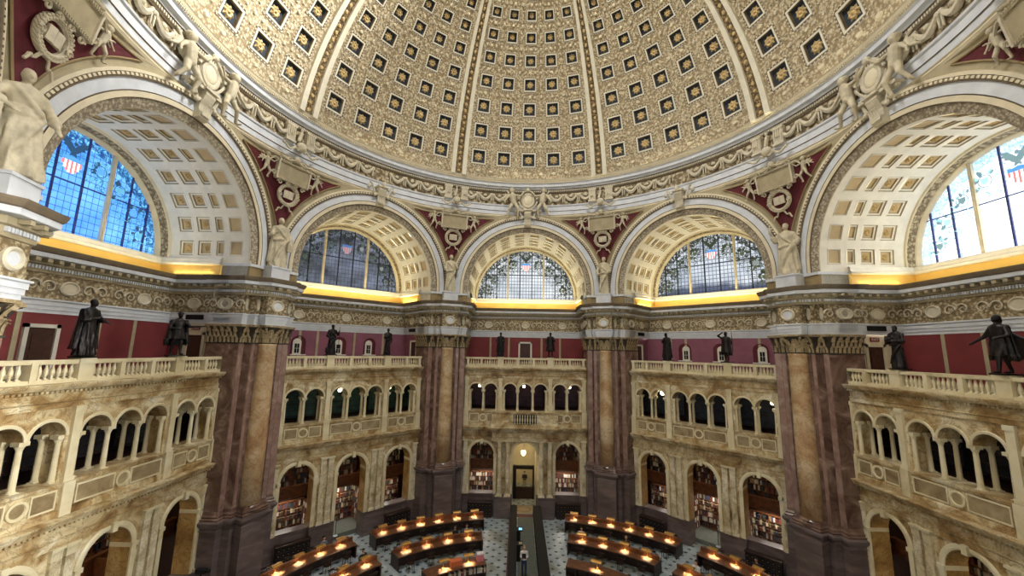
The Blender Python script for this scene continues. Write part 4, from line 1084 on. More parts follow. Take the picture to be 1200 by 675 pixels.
PEN_LAB = {-22.5: 'stucco tablet and book wreath on maroon, over the statue left of the central window', 22.5: 'stucco tablet and book wreath on maroon, over the statue right of the central window',
           -67.5: 'stucco tablet and book wreath on maroon, between the blue and the slate window', 67.5: 'stucco tablet and book wreath on maroon, between the grey and the glaring white window',
           -112.5: 'large stucco tablet and open book wreath on maroon in the top left corner', 112.5: 'stucco tablet on maroon in the top right corner'}
def wreath_mesh():
    mb = MB(); N = 30
    for i in range(N):
        a = 2 * pi * i / N
        for k in range(2):
            rr = .56 + .1 * k; mb.capsule((rr * cos(a), -.02, rr * sin(a)), ((rr + .03) * cos(a + .22), -.12, (rr + .03) * sin(a + .22)), .08, .05, 6)
    pts = [(.6 * cos(2 * pi * i / 24), -.02, .6 * sin(2 * pi * i / 24)) for i in range(25)]
    mb.tube(pts, .12, 8)
    for s in (-1, 1):
        mb.tube([(s * (.1 + .06 * i), -.04 - .02 * sin(i), -.72 - .05 * i + .08 * sin(i * 1.4)) for i in range(9)], .05, 5)
    return mb.mesh('wreath', [M['plaster']])
WRE = wreath_mesh()
mb = MB()
mb.loft([[(x, y, z) for x, y, z in ((0, -.1, -.28), (0, -.1, .28))]] * 1, False, False) if False else None
for s in (-1, 1):
    mb.add([(0, -.08, -.24), (s * .14, -.14, -.26), (s * .34, -.06, -.24), (s * .34, -.06, .26), (s * .14, -.14, .24), (0, -.08, .26), (0, .02, -.24), (s * .34, .02, -.24), (s * .34, .02, .26), (0, .02, .26)],
           [(0, 1, 4, 5), (1, 2, 3, 4), (2, 7, 8, 3), (0, 6, 7, 2, 1), (5, 4, 3, 8, 9)], 0)
BOOK = mb.mesh('open_book', [M['stucco']])
def tablet_mesh():
    mb = MB(); W, Hh = 1.05, .52
    mb.box(-W, W, -.12, .12, -Hh, Hh, 0)
    for (a, b, c, d) in ((-W - .08, W + .08, Hh, Hh + .1), (-W - .08, W + .08, -Hh - .1, -Hh), (-W - .1, -W, -Hh, Hh), (W, W + .1, -Hh, Hh)): mb.box(a, b, -.2, .12, c, d, 1)
    for k in range(20): mb.box(-W + .05 + k * .105, -W + .11 + k * .105, -.23, -.18, -Hh - .09, -Hh - .01, 0); mb.box(-W + .05 + k * .105, -W + .11 + k * .105, -.23, -.18, Hh + .01, Hh + .09, 0)
    return mb.mesh('tablet', [M['khaki_light'], M['stucco']])
TAB = tablet_mesh()
def scroll_parts():
    out = []
    for s in (-1, 1):
        for (cx, cz, r) in ((.45, .78, .2), (.95, .68, .16), (.25, -.75, .14), (.8, -.78, .16), (1.3, -.35, .15), (.6, -1.5, .12)):
            mb = MB(); pts = [(s * (cx + r * (1 - i / 16) * cos(i * .6)), -.14, cz + r * (1 - i / 16) * sin(i * .6)) for i in range(14)]
            mb.tube(pts, [.06 * (1 - i / 22) for i in range(14)], 5); out.append(('scroll', mb.mesh('scroll', [M['plaster']])))
        mb = MB(); pts = [(s * (.05 + .13 * i), -.16, .95 - .02 * i - .1 * sin(i * .5)) for i in range(9)]; mb.tube(pts, .07, 6); out.append(('crest', mb.mesh('crest', [M['plaster']])))
        mb = MB(); pts = [(s * (1.15 + .1 * i), -.1, .55 + .14 * sin(i * .7) - .03 * i) for i in range(12)]; mb.tube(pts, [.07 - .004 * i for i in range(12)], 5); out.append(('ribbon', mb.mesh('ribbon', [M['plaster']])))
    mb = MB(); mb.ell((0, -.16, 1.0), (.2, .14, .22), 10, 8); out.append(('shell', mb.mesh('shell', [M['plaster']])))
    return out
SCR = scroll_parts()
for az in (-22.5, 22.5, -67.5, 67.5, -112.5, 112.5):
    s_ = single('wall_pendentive', PEND, None, az, (0, 0, 0), kind='structure')
    # all pieces lean inward with the surface
    root = thing('relief_panel', az, (0, 17.2, 24), PEN_LAB[az], 'relief', 'reliefs in the corner spandrels')
    BASE[root.name] = (0, 0, 0)
    off = Vector((0, -17.2, -24))
    inst('maroon_field', MAR, off, 0, root); inst('field_moulding', FR, off, 0, root)
    ti = -R(8)
    def put(name, me, x, z, sc=1, d=.12):
        a = math.degrees(atan2(x, 17.0)); p = pend_pt(a, z, d)
        o = inst(name, me, (p[0], p[1] - 17.2, p[2] - 24), -R(a), root, sc); o.rotation_euler = (R(9), 0, -R(a)); return o
    put('tablet', TAB, 0, 24.72, 1, .16); [put(n_, m_, 0, 24.72, 1, .12) for n_, m_ in SCR]
    put('wreath', WRE, 0, 23.35, 1.02, .12); put('open_book', BOOK, 0, 23.35, 1.0, .16)
    put('winged_child', PUTM, 1.75, 24.7, .72, .2); put('winged_child', PUTL, -1.75, 24.7, .72, .2)

# ---- sculpture over the arch crowns and on the ring frieze
def console_mesh():
    mb = MB(); w = .3
    prof = [(0, 26.05), (-.55, 26.0), (-.62, 25.8), (-.5, 25.55), (-.36, 25.3), (-.34, 25.0), (-.44, 24.8), (-.4, 24.62), (-.2, 24.55), (0, 24.6)]
    for i in range(len(prof)):
        pass
    L = [(x, 16.7 + y, z) for x in (-w, w) for y, z in prof]; n = len(prof)
    mb.add(L, [tuple(range(n)), tuple(range(2 * n - 1, n - 1, -1))] + [(i, (i + 1) % n, (i + 1) % n + n, i + n) for i in range(n)], 0)
    for i in range(5): leaf(mb, (-.2 + .1 * i, 16.2, 24.7), (0, -1), (1, 0), .12, .6, 0, .15)
    mb.box(-.42, .42, 16.0, 16.8, 26.0, 26.12, 0)
    for s in (-1, 1):
        mb.tube([(s * (.32 + .05 * i), 16.35, 25.5 + .05 * i - .22 * sin(i * .45)) for i in range(14)], .085, 6, 0)
        mb.ell((s * 1.05, 16.4, 25.95), (.14, .12, .16), 8, 6, 0)
        mb.ell((s * .55, 16.3, 25.35), (.13, .12, .14), 8, 6, 0)
    return mb
con = console_mesh(); CON = con.mesh('console', [M['stucco']], (0, 16.5, 25))
def medallion():
    mb = MB(); N = 24; rings = []
    for rr, y, in ((.62, 16.5), (.7, 16.35), (.62, 16.22), (.5, 16.2), (.42, 16.25)):
        rings.append([(rr * .92 * cos(2 * pi * j / N), y, 27.0 + rr * 1.1 * sin(2 * pi * j / N)) for j in range(N)])
    mb.loft(rings, True, False, 0)
    mb.ell((0, 16.3, 27.0), (.40, .14, .48), 16, 10, 1)
    for s in (-1, 1):
        mb.tube([(s * (.1 + .09 * i), 16.2, 27.85 - .012 * i * i) for i in range(9)], .08, 6, 0)
        mb.tube([(s * (.15 + .1 * i), 16.25, 26.2 + .014 * i * i) for i in range(8)], .07, 6, 0)
    mb.box(-1.2, 1.2, 16.15, 16.6, 25.95, 26.1, 0); mb.ell((0, 16.15, 27.95), (.2, .15, .2), 10, 8, 0)
    return mb.mesh('medallion', [M['stucco'], M['cream']], (0, 16.5, 25))
MED = medallion()
CH_LAB = {0: 'pair of stucco children beside an oval medallion over the central arch', -90: 'pair of stucco children beside an oval medallion over the far left arch', 90: 'pair of stucco children beside an oval medallion over the far right arch'}
mb = MB(); figure_putto(mb, (0, 0, 0), 1.55, 1); P1 = voxel(mb, .04, 'winged_child', M['plaster'])
mb = MB(); figure_putto(mb, (0, 0, 0), 1.55, -1); P2 = voxel(mb, .04, 'winged_child', M['plaster'])
for az in (0, -90, 90):
    root = thing('cherub_group', az, (0, 16.5, 25), CH_LAB[az], 'sculpture', 'sculptures over the arch crowns')
    inst('medallion', MED, (0, 0, 0), 0, root); inst('console', CON, (0, 0, 0), 0, root)
    inst('winged_child', P1, (1.28, -.3, 1.75), 0, root); inst('winged_child', P2, (-1.28, -.3, 1.75), 0, root)
for az, lb in ((-45, 'stucco scroll keystone with garland above the slate-blue window'), (45, 'stucco scroll keystone with garland above the grey window with dark lower edge'), (135, None), (-135, None)):
    if lb is None: continue
    root = thing('keystone', az, (0, 16.5, 25), lb, 'keystone', 'sculptures over the arch crowns')
    inst('console', CON, (0, 0, 0), 0, root)
    mb = MB(); mb.lathe([(.05, 25.9), (.16, 26.0), (.2, 26.2), (.12, 26.35)], 10, (0, 16.1)); part('finial', mb, [M['stucco']], root)
def bracket():
    mb = MB(); 
    for s in (-1, 1):
        x = s * .72; mb.box(x - .3, x + .3, 16.4, 16.75, 26.72, 27.8, 0)
        for k in range(4): mb.box(x - .24 + .14 * k, x - .18 + .14 * k, 16.34, 16.42, 26.95, 27.7, 0)
        mb.box(x - .35, x + .35, 16.34, 16.75, 27.7, 27.84, 0); mb.box(x - .35, x + .35, 16.34, 16.75, 26.66, 26.8, 0)
        leaf(mb, (x, 16.38, 26.75), (0, -1), (1, 0), .4, .4, 0, .14)
    mb.ell((0, 16.3, 26.5), (.32, .3, .34), 14, 10, 0)
    for s in (-1, 1): mb.tube([(s * (.2 + .09 * i), 16.3, 26.2 + .12 * sin(i * .7)) for i in range(13)], .08, 6, 0)
    mb.capsule((-.12, 16.45, 27.0), (.0, 16.45, 27.5), .12, .14, 8, 0); mb.ell((0, 16.4, 27.72), (.1, .1, .12), 8, 6, 0)
    return mb.mesh('rib_bracket', [M['stucco']], (0, 16.5, 26.5))
BR = bracket()
for az in (-22.5, 22.5, -67.5, 67.5, -112.5, 112.5):
    o = inst('rib_bracket', BR, rot(az, (0, 16.5, 26.5)), -R(az), None); o.parent = dome
# ================================================================ statues
def figure(spec):
    """one continuous standing figure of height 1, facing -y. spec: robe/legs, cloak, arms"""
    FO = spec.get('fold', 1.3); mb = MB(); rob = spec.get('robe', True); W = spec.get('w', 1.0); lean = spec.get('lean', 0)
    def ringf(z, rx, ry, f, ph, N=40, cx=0, cy=0):
        return [(cx + lean * z + rx * (1 + FO * f * sin(9 * a + ph + z * 7) + FO * f * .6 * sin(17 * a - z * 9)) * cos(a), cy + ry * (1 + FO * f * sin(9 * a + ph + z * 7) + FO * f * .6 * sin(17 * a - z * 9)) * sin(a), z) for a in [2 * pi * j / N for j in range(N)]]
    if rob:
        mb.loft([ringf(z, rx * W, ry * W, f, .3) for z, rx, ry, f in ((.005, .16, .13, .09), (.05, .158, .13, .1), (.18, .142, .115, .09), (.34, .13, .105, .07), (.47, .12, .095, .05), (.56, .1, .082, .03), (.62, .095, .078, .01))])
    else:
        for s in (-1, 1):
            k = spec.get('stride', .04) * s
            mb.capsule((s * .05, 0, .5), (s * .06, -k - .01, .28), .062, .045, 10); mb.capsule((s * .06, -k - .01, .28), (s * .065, -k * 1.6 + .01, .05), .042, .028, 10)
            mb.capsule((s * .065, -k * 1.6 + .01, .022), (s * .08, -k * 1.6 - .08, .018), .024, .02, 8)
        sk = spec.get('skirt', .34)
        mb.loft([ringf(z, rx * W, ry * W, f, .3) for z, rx, ry, f in ((sk, .13, .105, .08), (sk + .02, .13, .105, .07), (.46, .115, .09, .04), (.56, .098, .08, .02), (.62, .095, .078, .01))])
    mb.loft([ringf(z, rx, ry, .012, 0) for z, rx, ry in ((.55, .098, .08), (.64, .1, .078), (.72, .118, .08), (.785, .128, .076), (.82, .105, .065), (.845, .05, .045))])
    hx = lean * .9 + spec.get('hx', 0)
    mb.capsule((lean * .8, .005, .82), (hx, 0, .88), .036, .032, 10)
    hy = -.012
    mb.ell((hx, hy, .927), (.047, .057, .066), 14, 12); mb.capsule((hx, hy - .052, .925), (hx, hy - .064, .91), .009, .011, 6)
    mb.ell((hx, hy - .035, .885), (.026, .022, .018), 8, 6)
    for s in (-1, 1): mb.ell((hx + s * .047, hy + .006, .922), (.01, .014, .018), 6, 5)
    h = spec.get('hair', 'short')
    if h == 'long': mb.ell((hx, hy + .02, .945), (.056, .058, .062), 12, 8); mb.ell((hx, hy + .05, .9), (.045, .035, .06), 10, 7)
    elif h == 'bun': mb.ell((hx, hy + .015, .952), (.052, .056, .052), 12, 8); mb.ell((hx, hy + .07, .95), (.026, .026, .026), 8, 6)
    elif h == 'short': mb.ell((hx, hy + .012, .95), (.051, .055, .052), 12, 8)
    if spec.get('beard'): mb.ell((hx, hy - .04, .872), (.03, .028, .04), 8, 6)
    if spec.get('hat'): mb.lathe([(.085, .962), (.085, .972), (.05, .975), (.045, 1.01), (.02, 1.02)], 14, (hx, hy))
    for s, arm in zip((-1, 1), spec.get('arms', (((-.16, -.02, .64), (-.1, -.12, .58)), ((.16, -.02, .64), (.1, -.12, .62))))):
        sh = (s * .118 + lean * .78, 0, .775); e, w = arm
        mb.capsule(sh, e, .042, .034, 10); mb.capsule(e, w, .034, .022, 10)
        if spec.get('sleeves', rob): mb.capsule(e, tuple((a * .6 + b * .4) for a, b in zip(e, w)), .046, .05, 10)
        d = (Vector(w) - Vector(e)).normalized(); w = Vector(w); pz = w + d * .035
        mb.capsule(w, pz, .02, .019, 8)
        side = d.cross(Vector((0, 1, 0))); side = side.normalized() if side.length > .1 else Vector((1, 0, 0))
        if side.x * s < 0: side = -side
        for k, ln in enumerate((.034, .04, .037, .028)):
            q = pz + side * (.016 - .011 * k); mb.capsule(q, q + d * ln + Vector((0, -.008, -.006)), .0065, .005, 6)
        mb.capsule(w + side * -.016, w + side * -.036 + d * .03, .007, .006, 6)
    if spec.get('cloak'):
        c = spec['cloak']; N = 22; r_ = []
        for z, k in ((.82, .9), (.78, 1.05), (.6, 1.15), (.4, 1.3), (.2, 1.4), (c, 1.5)):
            o = []; i_ = []
            for j in range(N + 1):
                a = R(-25 + 230 * j / N); f = 1 + .06 * sin(8 * a + z * 5)
                o.append((lean * z + .125 * k * f * cos(a) * spec.get('cw', 1), .095 * k * f * sin(a) + .01, z)); i_.append((lean * z + .125 * k * f * cos(a) * .82 * spec.get('cw', 1), .095 * k * f * sin(a) * .8 + .01, z))
            r_.append(o + i_[::-1])
        mb.loft(r_[::-1])
    if spec.get('billow'):
        s = spec['billow']
        mb.loft([[(s * x + k * .01, y, z + k * .02) for x, y, z in ((.05, .02, .72), (.16, .1, .6), (.3, .12, .5), (.36, .12, .42), (.28, .1, .3), (.1, .06, .22), (.02, .05, .3))] for k in (-1, 1)] if False else
                [[(s * x, y + k, z) for x, z in ((.04, .76), (.17, .68), (.3, .6), (.42, .56), (.38, .46), (.34, .36), (.3, .26), (.16, .2), (.03, .24))] for k, y in ((0, .04), (.035, .05))])
    if spec.get('sash'):
        mb.tube([(-.1, -.03, .80), (-.02, -.09, .70), (.08, -.095, .60), (.13, -.02, .55)], .022, 8)
        mb.tube([(.11, -.05, .56), (.04, -.11, .44), (-.04, -.12, .28), (-.1, -.1, .1)], [.03, .03, .028, .02], 8)
        mb.tube([(.11, -.05, .57), (-.02, -.1, .55), (-.12, -.04, .53)], .024, 8)
    return mb
def props(spec):
    mb = MB()
    for p0_, p1_, r0, r1 in spec.get('props', ()): mb.capsule(p0_, p1_, r0, r1, 8)
    if spec.get('tabletprop'):
        x, y, z = spec['tabletprop']; mb.box(x - .05, x + .05, y - .02, y + .02, z - .09, z + .09)
    return mb
BR_SPECS = [
 # az, t, facing, spec, label
 (-90, -1.95, R(10), dict(robe=True, w=1.0, cloak=.12, cw=1.3, hair='short', hx=.02, arms=(((-.15, -.04, .62), (-.03, -.13, .66)), ((.17, -.04, .64), (.19, -.13, .6)))), 'dark bronze statue in a long heavy gown, leftmost on the balustrades', 1.06),
 (-90, 2.28, R(-25), dict(robe=False, skirt=.36, w=1.25, cloak=.36, cw=1.35, hat=True, hair='short', arms=(((-.2, -.05, .62), (-.08, -.13, .6)), ((.18, -.1, .66), (.3, -.2, .67))), props=(((.3, -.2, .67), (.42, -.22, .69), .012, .018),)), 'dark bronze statue in short cape, hat and hose, second from the left', 1.0),
 (-45, -2.2, R(5), dict(robe=True, w=.9, sash=True, hair='short', beard=True, arms=(((-.17, -.02, .62), (-.13, -.1, .56)), ((.18, -.02, .66), (.17, -.12, .76))), props=(((.17, -.13, .92), (.19, -.11, .2), .008, .008), ((-.13, .05, .1), (-.13, .05, .2), .05, .04))), 'dark bronze draped statue with a staff, third from the left, before a niche', 1.0),
 (-45, 2.15, R(0), dict(robe=True, w=.75, sash=True, hair='bun', arms=(((-.15, -.04, .64), (-.05, -.13, .7)), ((.15, -.0, .62), (.13, -.05, .5)))), 'slender dark bronze draped statue right of the third wall niche, by the left central pier', .97),
 (0, -2.25, R(5), dict(robe=True, w=.9, cloak=.15, hair='long', beard=True, arms=(((-.16, -.03, .63), (-.12, -.11, .56)), ((.16, -.03, .63), (.08, -.13, .62)))), 'dark bronze robed statue left of the small door in the red wall', .97),
 (0, 2.2, R(-5), dict(robe=False, skirt=.26, w=1.1, cloak=.3, hair='short', arms=(((-.18, -.03, .63), (-.16, -.1, .54)), ((.17, -.06, .64), (.1, -.15, .66)))), 'dark bronze statue in a knee-length coat right of the small door in the red wall', 1.0),
 (45, -2.2, R(-10), dict(robe=True, w=.95, cloak=.08, cw=1.1, hair='long', hx=-.03, arms=(((-.16, -.03, .66), (-.07, -.12, .72)), ((.16, -.03, .63), (.13, -.1, .56)))), 'dark bronze heavily cloaked statue just right of the right central pier', .98),
 (45, 2.15, R(0), dict(robe=False, skirt=.3, w=1.1, cloak=.32, hair='long', arms=(((-.22, -.06, .86), (-.08, -.12, .95)), ((.17, -.02, .62), (.16, -.06, .55))), props=(((.2, -.04, 1.0), (.2, .0, .35), .01, .014),)), 'dark bronze statue shading its eyes with a raised hand, on the right of centre balustrade', .98),
 (90, -2.3, R(15), dict(robe=True, w=.85, sash=True, hair='none', beard=True, arms=(((-.17, -.04, .64), (.0, -.13, .68)), ((.16, -.06, .62), (.02, -.14, .62)))), 'dark bronze bald statue with crossed arms on the far right balustrade, beside the EXIT door', .98),
 (90, 1.9, R(-10), dict(robe=False, stride=.09, skirt=.3, w=1.05, cloak=.3, cw=1.2, billow=1, hair='long', arms=(((-.22, -.04, .62), (-.32, -.14, .52)), ((.2, -.04, .64), (.14, -.14, .6)))), 'dark bronze striding statue with billowing cloak and open hand, at the far right edge', 1.04),
]
for az, t, rz, spec, lab, sc in BR_SPECS:
    y = AP + .1; base = (t + SHIFT[az] * .0, y, 13.05)
    root = thing('bronze_statue', az, (t, y, 13.05), lab, 'statue', 'bronze statues on the walkway balustrade')
    root.rotation_euler.z += rz; BASE[root.name] = (0, 0, 0); H = 2.17 * sc
    me = voxel(figure(spec), .0125, 'figure', M['bronze']); me.transform(Matrix.Scale(H, 4)); me.transform(Matrix.Translation((0, 0, .06)))
    part('figure', me, None, root)
    mb = MB(); mb.box(-.34, .34, -.26, .26, 0, .065); part('plinth', mb, [M['bronze']], root)
    if spec.get('props'):
        me = props(spec).mesh('attribute', [M['bronze']]); me.transform(Matrix.Scale(H, 4)); me.transform(Matrix.Translation((0, 0, .06))); part('held_staff' if az != -90 else 'held_globe', me, None, root)
PL = [
 (-22.5, 0, dict(robe=True, w=.9, sash=True, hair='bun', arms=(((-.16, -.02, .62), (-.14, -.1, .56)), ((.17, -.04, .64), (.08, -.13, .7)))), 'pale plaster robed statue on the pier just left of the central window', 3.3),
 (22.5, 0, dict(robe=True, w=.8, sash=True, hair='bun', arms=(((-.17, -.02, .62), (-.16, -.08, .52)), ((.16, -.02, .63), (.1, -.1, .56)))), 'pale plaster robed statue on the pier just right of the central window', 3.3),
 (-67.5, -.25, dict(robe=True, w=.95, cloak=.1, sash=True, hair='long', hx=.0, arms=(((-.17, -.02, .62), (-.12, -.1, .66)), ((.17, -.02, .62), (.17, -.1, .5))), tabletprop=(.17, -.1, .42)), 'pale plaster robed statue on the pier between the blue and slate windows', 3.3),
 (67.5, .25, dict(robe=True, w=.95, cloak=.08, sash=True, hair='bun', arms=(((-.19, -.02, .68), (-.22, -.1, .8)), ((.19, -.02, .64), (.12, -.05, .52))), props=(((-.22, -.1, .86), (-.24, -.08, .93), .02, .03),)), 'pale plaster robed statue with one hand raised, on the right pier beside the white window', 3.35),
 (-112.5, -.55, dict(robe=True, w=1.2, fold=1.8, sash=True, hair='bun', hx=-.01, arms=(((-.2, -.02, .64), (-.13, -.12, .56)), ((.19, -.02, .64), (.2, -.1, .52))), tabletprop=(-.2, -.1, .3)), 'large pale plaster robed statue at the left edge in front of the blue window', 3.55),
]
for az, rz, spec, lab, H in PL:
    root = thing('plaster_statue', az, (0, 17.0, 17.7), lab, 'statue', 'plaster statues standing on the piers')
    BASE[root.name] = (0, 0, 0)
    mb = MB(); mb.box(-.61, .61, -.05, 1.0, 0, .74); mb.box(-.66, .66, -.1, 1.0, .74, .84); part('pedestal_block', mb, [M['palewhite']], root)
    me = voxel(figure(spec), .0115, 'figure', M['plaster']); me.transform(Matrix.Rotation(rz, 4, 'Z')); me.transform(Matrix.Scale(H, 4)); me.transform(Matrix.Translation((0, .42, .84)))
    part('figure', me, None, root)
    if spec.get('tabletprop') or spec.get('props'):
        mb = props(spec)
        if az == -112.5: mb = MB(); mb.box(-.27, -.17, -.13, -.09, .02, .56)
        me = mb.mesh('held_object', [M['plaster']]); me.transform(Matrix.Rotation(rz, 4, 'Z')); me.transform(Matrix.Scale(H, 4)); me.transform(Matrix.Translation((0, .42, .84))); part('held_tablet' if az != 67.5 else 'held_torch', me, None, root)
# ================================================================ floor and furniture
mb = MB(); mb.add([(30 * sin(R(a)), 30 * cos(R(a)), 0) for a in range(0, 360, 45)], [tuple(range(7, -1, -1))]); single('floor', mb, M['floor'], kind='structure')
def pol(r, a, z): return (r * sin(R(a)), r * cos(R(a)), z)
def arcprism(mb, r0, r1, a0, a1, z0, z1, mi=0, N=16):
    rings = []
    for i in range(N + 1):
        a = a0 + (a1 - a0) * i / N
        rings.append([pol(r0, a, z0), pol(r1, a, z0), pol(r1, a, z1), pol(r0, a, z1)])
    mb.loft(rings, True, True, mi)
# vestibule behind the doorway
mb = MB()
for s in (-1, 1): mb.box(min(s * 1.2, s * 1.4), max(s * 1.2, s * 1.4), 18.85, 26, 0, 5.6)
mb.box(-1.4, 1.4, 26, 26.2, 0, 5.6); mb.box(-1.4, 1.4, 18.85, 26, 5.5, 5.6)
for s in (-1, 1): mb.box(min(s * 1.05, s * 1.2), max(s * 1.05, s * 1.2), 19.0, 19.4, 0, 5.5)
single('wall_vestibule', mb, M['cream'], kind='structure')
mb = MB(); N = 28
flat_pts = [(-1.0, 18.35), (1.0, 18.35), (1.0, 20.1), (-1.0, 20.1)]
mb.prism(flat_pts, .001, .02, 0)
for rr, mi in ((.66, 1), (.56, 0), (.4, 2), (.3, 0)):
    mb.prism([(rr * cos(2 * pi * j / N), 19.2 + rr * .85 * sin(2 * pi * j / N)) for j in range(N)], .015, .022 + .003 * (1 - rr), mi)
single('floor_mat', mb, [M['mat'], M['brownwood'], M['khaki']], 0, (0, 19.2, 0), label='pale mat with an oval wreath lying in the central doorway', cat='mat')
root = thing('security_gate', 0, (0, 21.8, 0), 'tall dark gate frame with a crossbar standing inside the central doorway', 'gate')
for a, b in ((-1.0, -.68), (.86, 1.0)):
    mb = MB(); mb.box(a, b, 21.6, 22, 0, 2.9); part('post', mb, [M['black']], root)
mb = MB(); mb.box(-1.0, 1.0, 21.65, 21.95, 2.6, 2.9); part('crossbar', mb, [M['black']], root)
mb = MB(); mb.box(-.68, .86, 21.7, 21.85, 0, .95); mb.box(-.7, .88, 21.62, 21.9, .95, 1.02); part('barrier', mb, [M['darkwood']], root)

# aisle with its wooden partitions
mb = MB(); mb.box(-.5, .72, 6, 18.1, .001, .015); single('aisle_carpet', mb, M['carpet'], 0, (0, 12, 0), label='grey carpet runner leading from the doorway towards the viewer', cat='carpet')
mb = MB(); mb.box(-1.2, -1.05, 6, 17.6, .001, .008); mb.box(1.35, 1.5, 6, 17.6, .001, .008); mb.box(-1.05, 1.35, 17.6, 18.2, .001, .02)
single('floor_border', mb, M['borderred'], kind='structure')
for nm, x0, x1, lb in (('partition', -1.02, -.62, 'long dark wooden partition along the left side of the grey carpet'), ('partition', .78, 1.32, 'wider long dark wooden partition along the right side of the grey carpet')):
    root = thing(nm, 0, ((x0 + x1) / 2, 12, 0), lb, 'partition')
    mb = MB(); mb.box(x0, x1, 6, 17.1, 0, 1.02)
    k = 6.3
    while k < 16.9:
        mb.box(x0 - .03, x0, k, k + .9, .2, .85); mb.box(x1, x1 + .03, k, k + .9, .2, .85); k += 1.15
    part('panelling', mb, [M['black']], root)
    mb = MB(); mb.box(x0 - .05, x1 + .05, 5.95, 17.15, 1.02, 1.08); part('cap', mb, [M['black']], root)

# reading desks
def desk(a0, a1, r0, r1, lab, grp, books=False, z=.76):
    am, rm = (a0 + a1) / 2, (r0 + r1) / 2
    root = thing('reading_desk', am, (0, rm, 0), lab, 'desk', grp)
    A0, A1 = a0 - am, a1 - am; N = max(4, int(abs(a1 - a0)))
    mb = MB(); arcprism(mb, r0, r1, A0, A1, z, z + .05, 0, N); part('desk_top', mb, [M['wood']], root)
    mb = MB(); arcprism(mb, rm - .03, rm + .03, A0, A1, 0.04, z, 0, N); part('centre_panel', mb, [M['darkwood']], root)
    mb = MB(); arcprism(mb, rm + .10, rm + .2, A0, A1, z + .05, z + .26, 0, N); arcprism(mb, rm + .07, rm + .23, A0, A1, z + .26, z + .3, 0, N); part('ridge', mb, [M['brownwood']], root)
    for a, s in ((A0, 1), (A1, -1)):
        w = .1 / rm * 57.3 * s
        mb = MB(); arcprism(mb, r0 + .05, r1 - .05, min(a, a + w), max(a, a + w), 0, z, 0, 1); part('end_panel', mb, [M['darkwood']], root)
    return root
def lamp_parts():
    out = {}
    mb = MB(); mb.lathe([(.09, .0), (.09, .02), (.03, .04), (.018, .06), (.018, .4), (.03, .42)], 12, (0, .05)); out['stand'] = (mb.mesh('stand', [M['brass']]), )
    mb = MB(); N = 8; L = .3
    rings = []
    for k, rr in ((0, .15), (1, .135)):
        pass
    pr = [(.17 * cos(pi * i / N), .40 + .10 * sin(pi * i / N)) for i in range(N + 1)]; pi_ = [(.155 * cos(pi * i / N), .40 + .085 * sin(pi * i / N)) for i in range(N + 1)]
    ring = pr + pi_[::-1]
    mb.loft([[(x, y, z) for y, z in ring] for x in (-L, L)])
    for x in (-L, L): mb.add([(x, y, z) for y, z in pr], [tuple(range(N + 1))])
    out['shade'] = (mb.mesh('shade', [M['brass']]), )
    mb = MB(); mb.capsule((-.22, -.02, .42), (.22, -.02, .42), .022, .022, 8); out['lamp_tube'] = (mb.mesh('lamp_tube', [M['tube']]), )
    return out
LP = lamp_parts()
LD = bpy.data.lights.new('desk_lamp_light', 'AREA'); LD.shape = 'RECTANGLE'; LD.size = .4; LD.size_y = .1; LD.energy = LK['desk']; LD.color = (1, .9, .62); LD.spread = R(75)
def ordinal(i): return ['first', 'second', 'third', 'fourth', 'fifth', 'sixth', 'seventh'][i]
def desk_lamp(a, r, z, lab):
    root = thing('desk_lamp', a, (0, r, z), lab, 'lamp', 'brass desk lamps on the reading desks')
    sh_ = inst('shade', LP['shade'][0], (0, 0, 0), 0, root); inst('stand', LP['stand'][0], (0, 0, 0), 0, root); inst('lamp_tube', LP['lamp_tube'][0], (0, 0, 0), 0, sh_)
    l = bpy.data.objects.new('lamp_light', LD); COL.objects.link(l); l.parent = root; l.location = (0, -.06, .385); l.rotation_euler = (R(-14), 0, 0)
    return root
# bankers chair
CH = {}
mb = MB(); mb.loft([[(.22 * (1 + .1 * cos(2 * a)) * cos(a), .21 * sin(a), z) for a in [2 * pi * j / 16 for j in range(16)]] for z in (.43, .46)]); CH['seat'] = mb.mesh('seat', [M['darkwood']])
mb = MB(); pts = [(.25 * cos(R(t)), .02 - .25 * sin(R(t)), .70 + .06 * sin(R(t))) for t in range(-20, 201, 20)]; mb.tube(pts, .025, 6)
for t in range(10, 175, 32): mb.capsule((.19 * cos(R(t)), -.19 * sin(R(t)), .45), (.245 * cos(R(t)), .02 - .25 * sin(R(t)), .71), .01, .01, 6)
mb.box(-.17, .17, -.25, -.22, .72, .84); CH['backrest'] = mb.mesh('backrest', [M['darkwood']])
mb = MB(); mb.capsule((0, 0, .44), (.04, .03, .012), .018, .014, 6); CH['leg'] = mb.mesh('leg', [M['darkwood']])
def chair(x, y, rz, lab, grp):
    root = thing('wooden_chair', 0, (x, y, 0), lab, 'chair', grp); root.rotation_euler.z = rz
    inst('seat', CH['seat'], (0, 0, 0), 0, root); inst('backrest', CH['backrest'], (0, 0, 0), 0, root)
    for sx, sy, r_ in ((1, 1, 0), (-1, 1, pi / 2), (-1, -1, pi), (1, -1, -pi / 2)): inst('leg', CH['leg'], (sx * .15, sy * .15, 0), r_, root)
ROWS = []
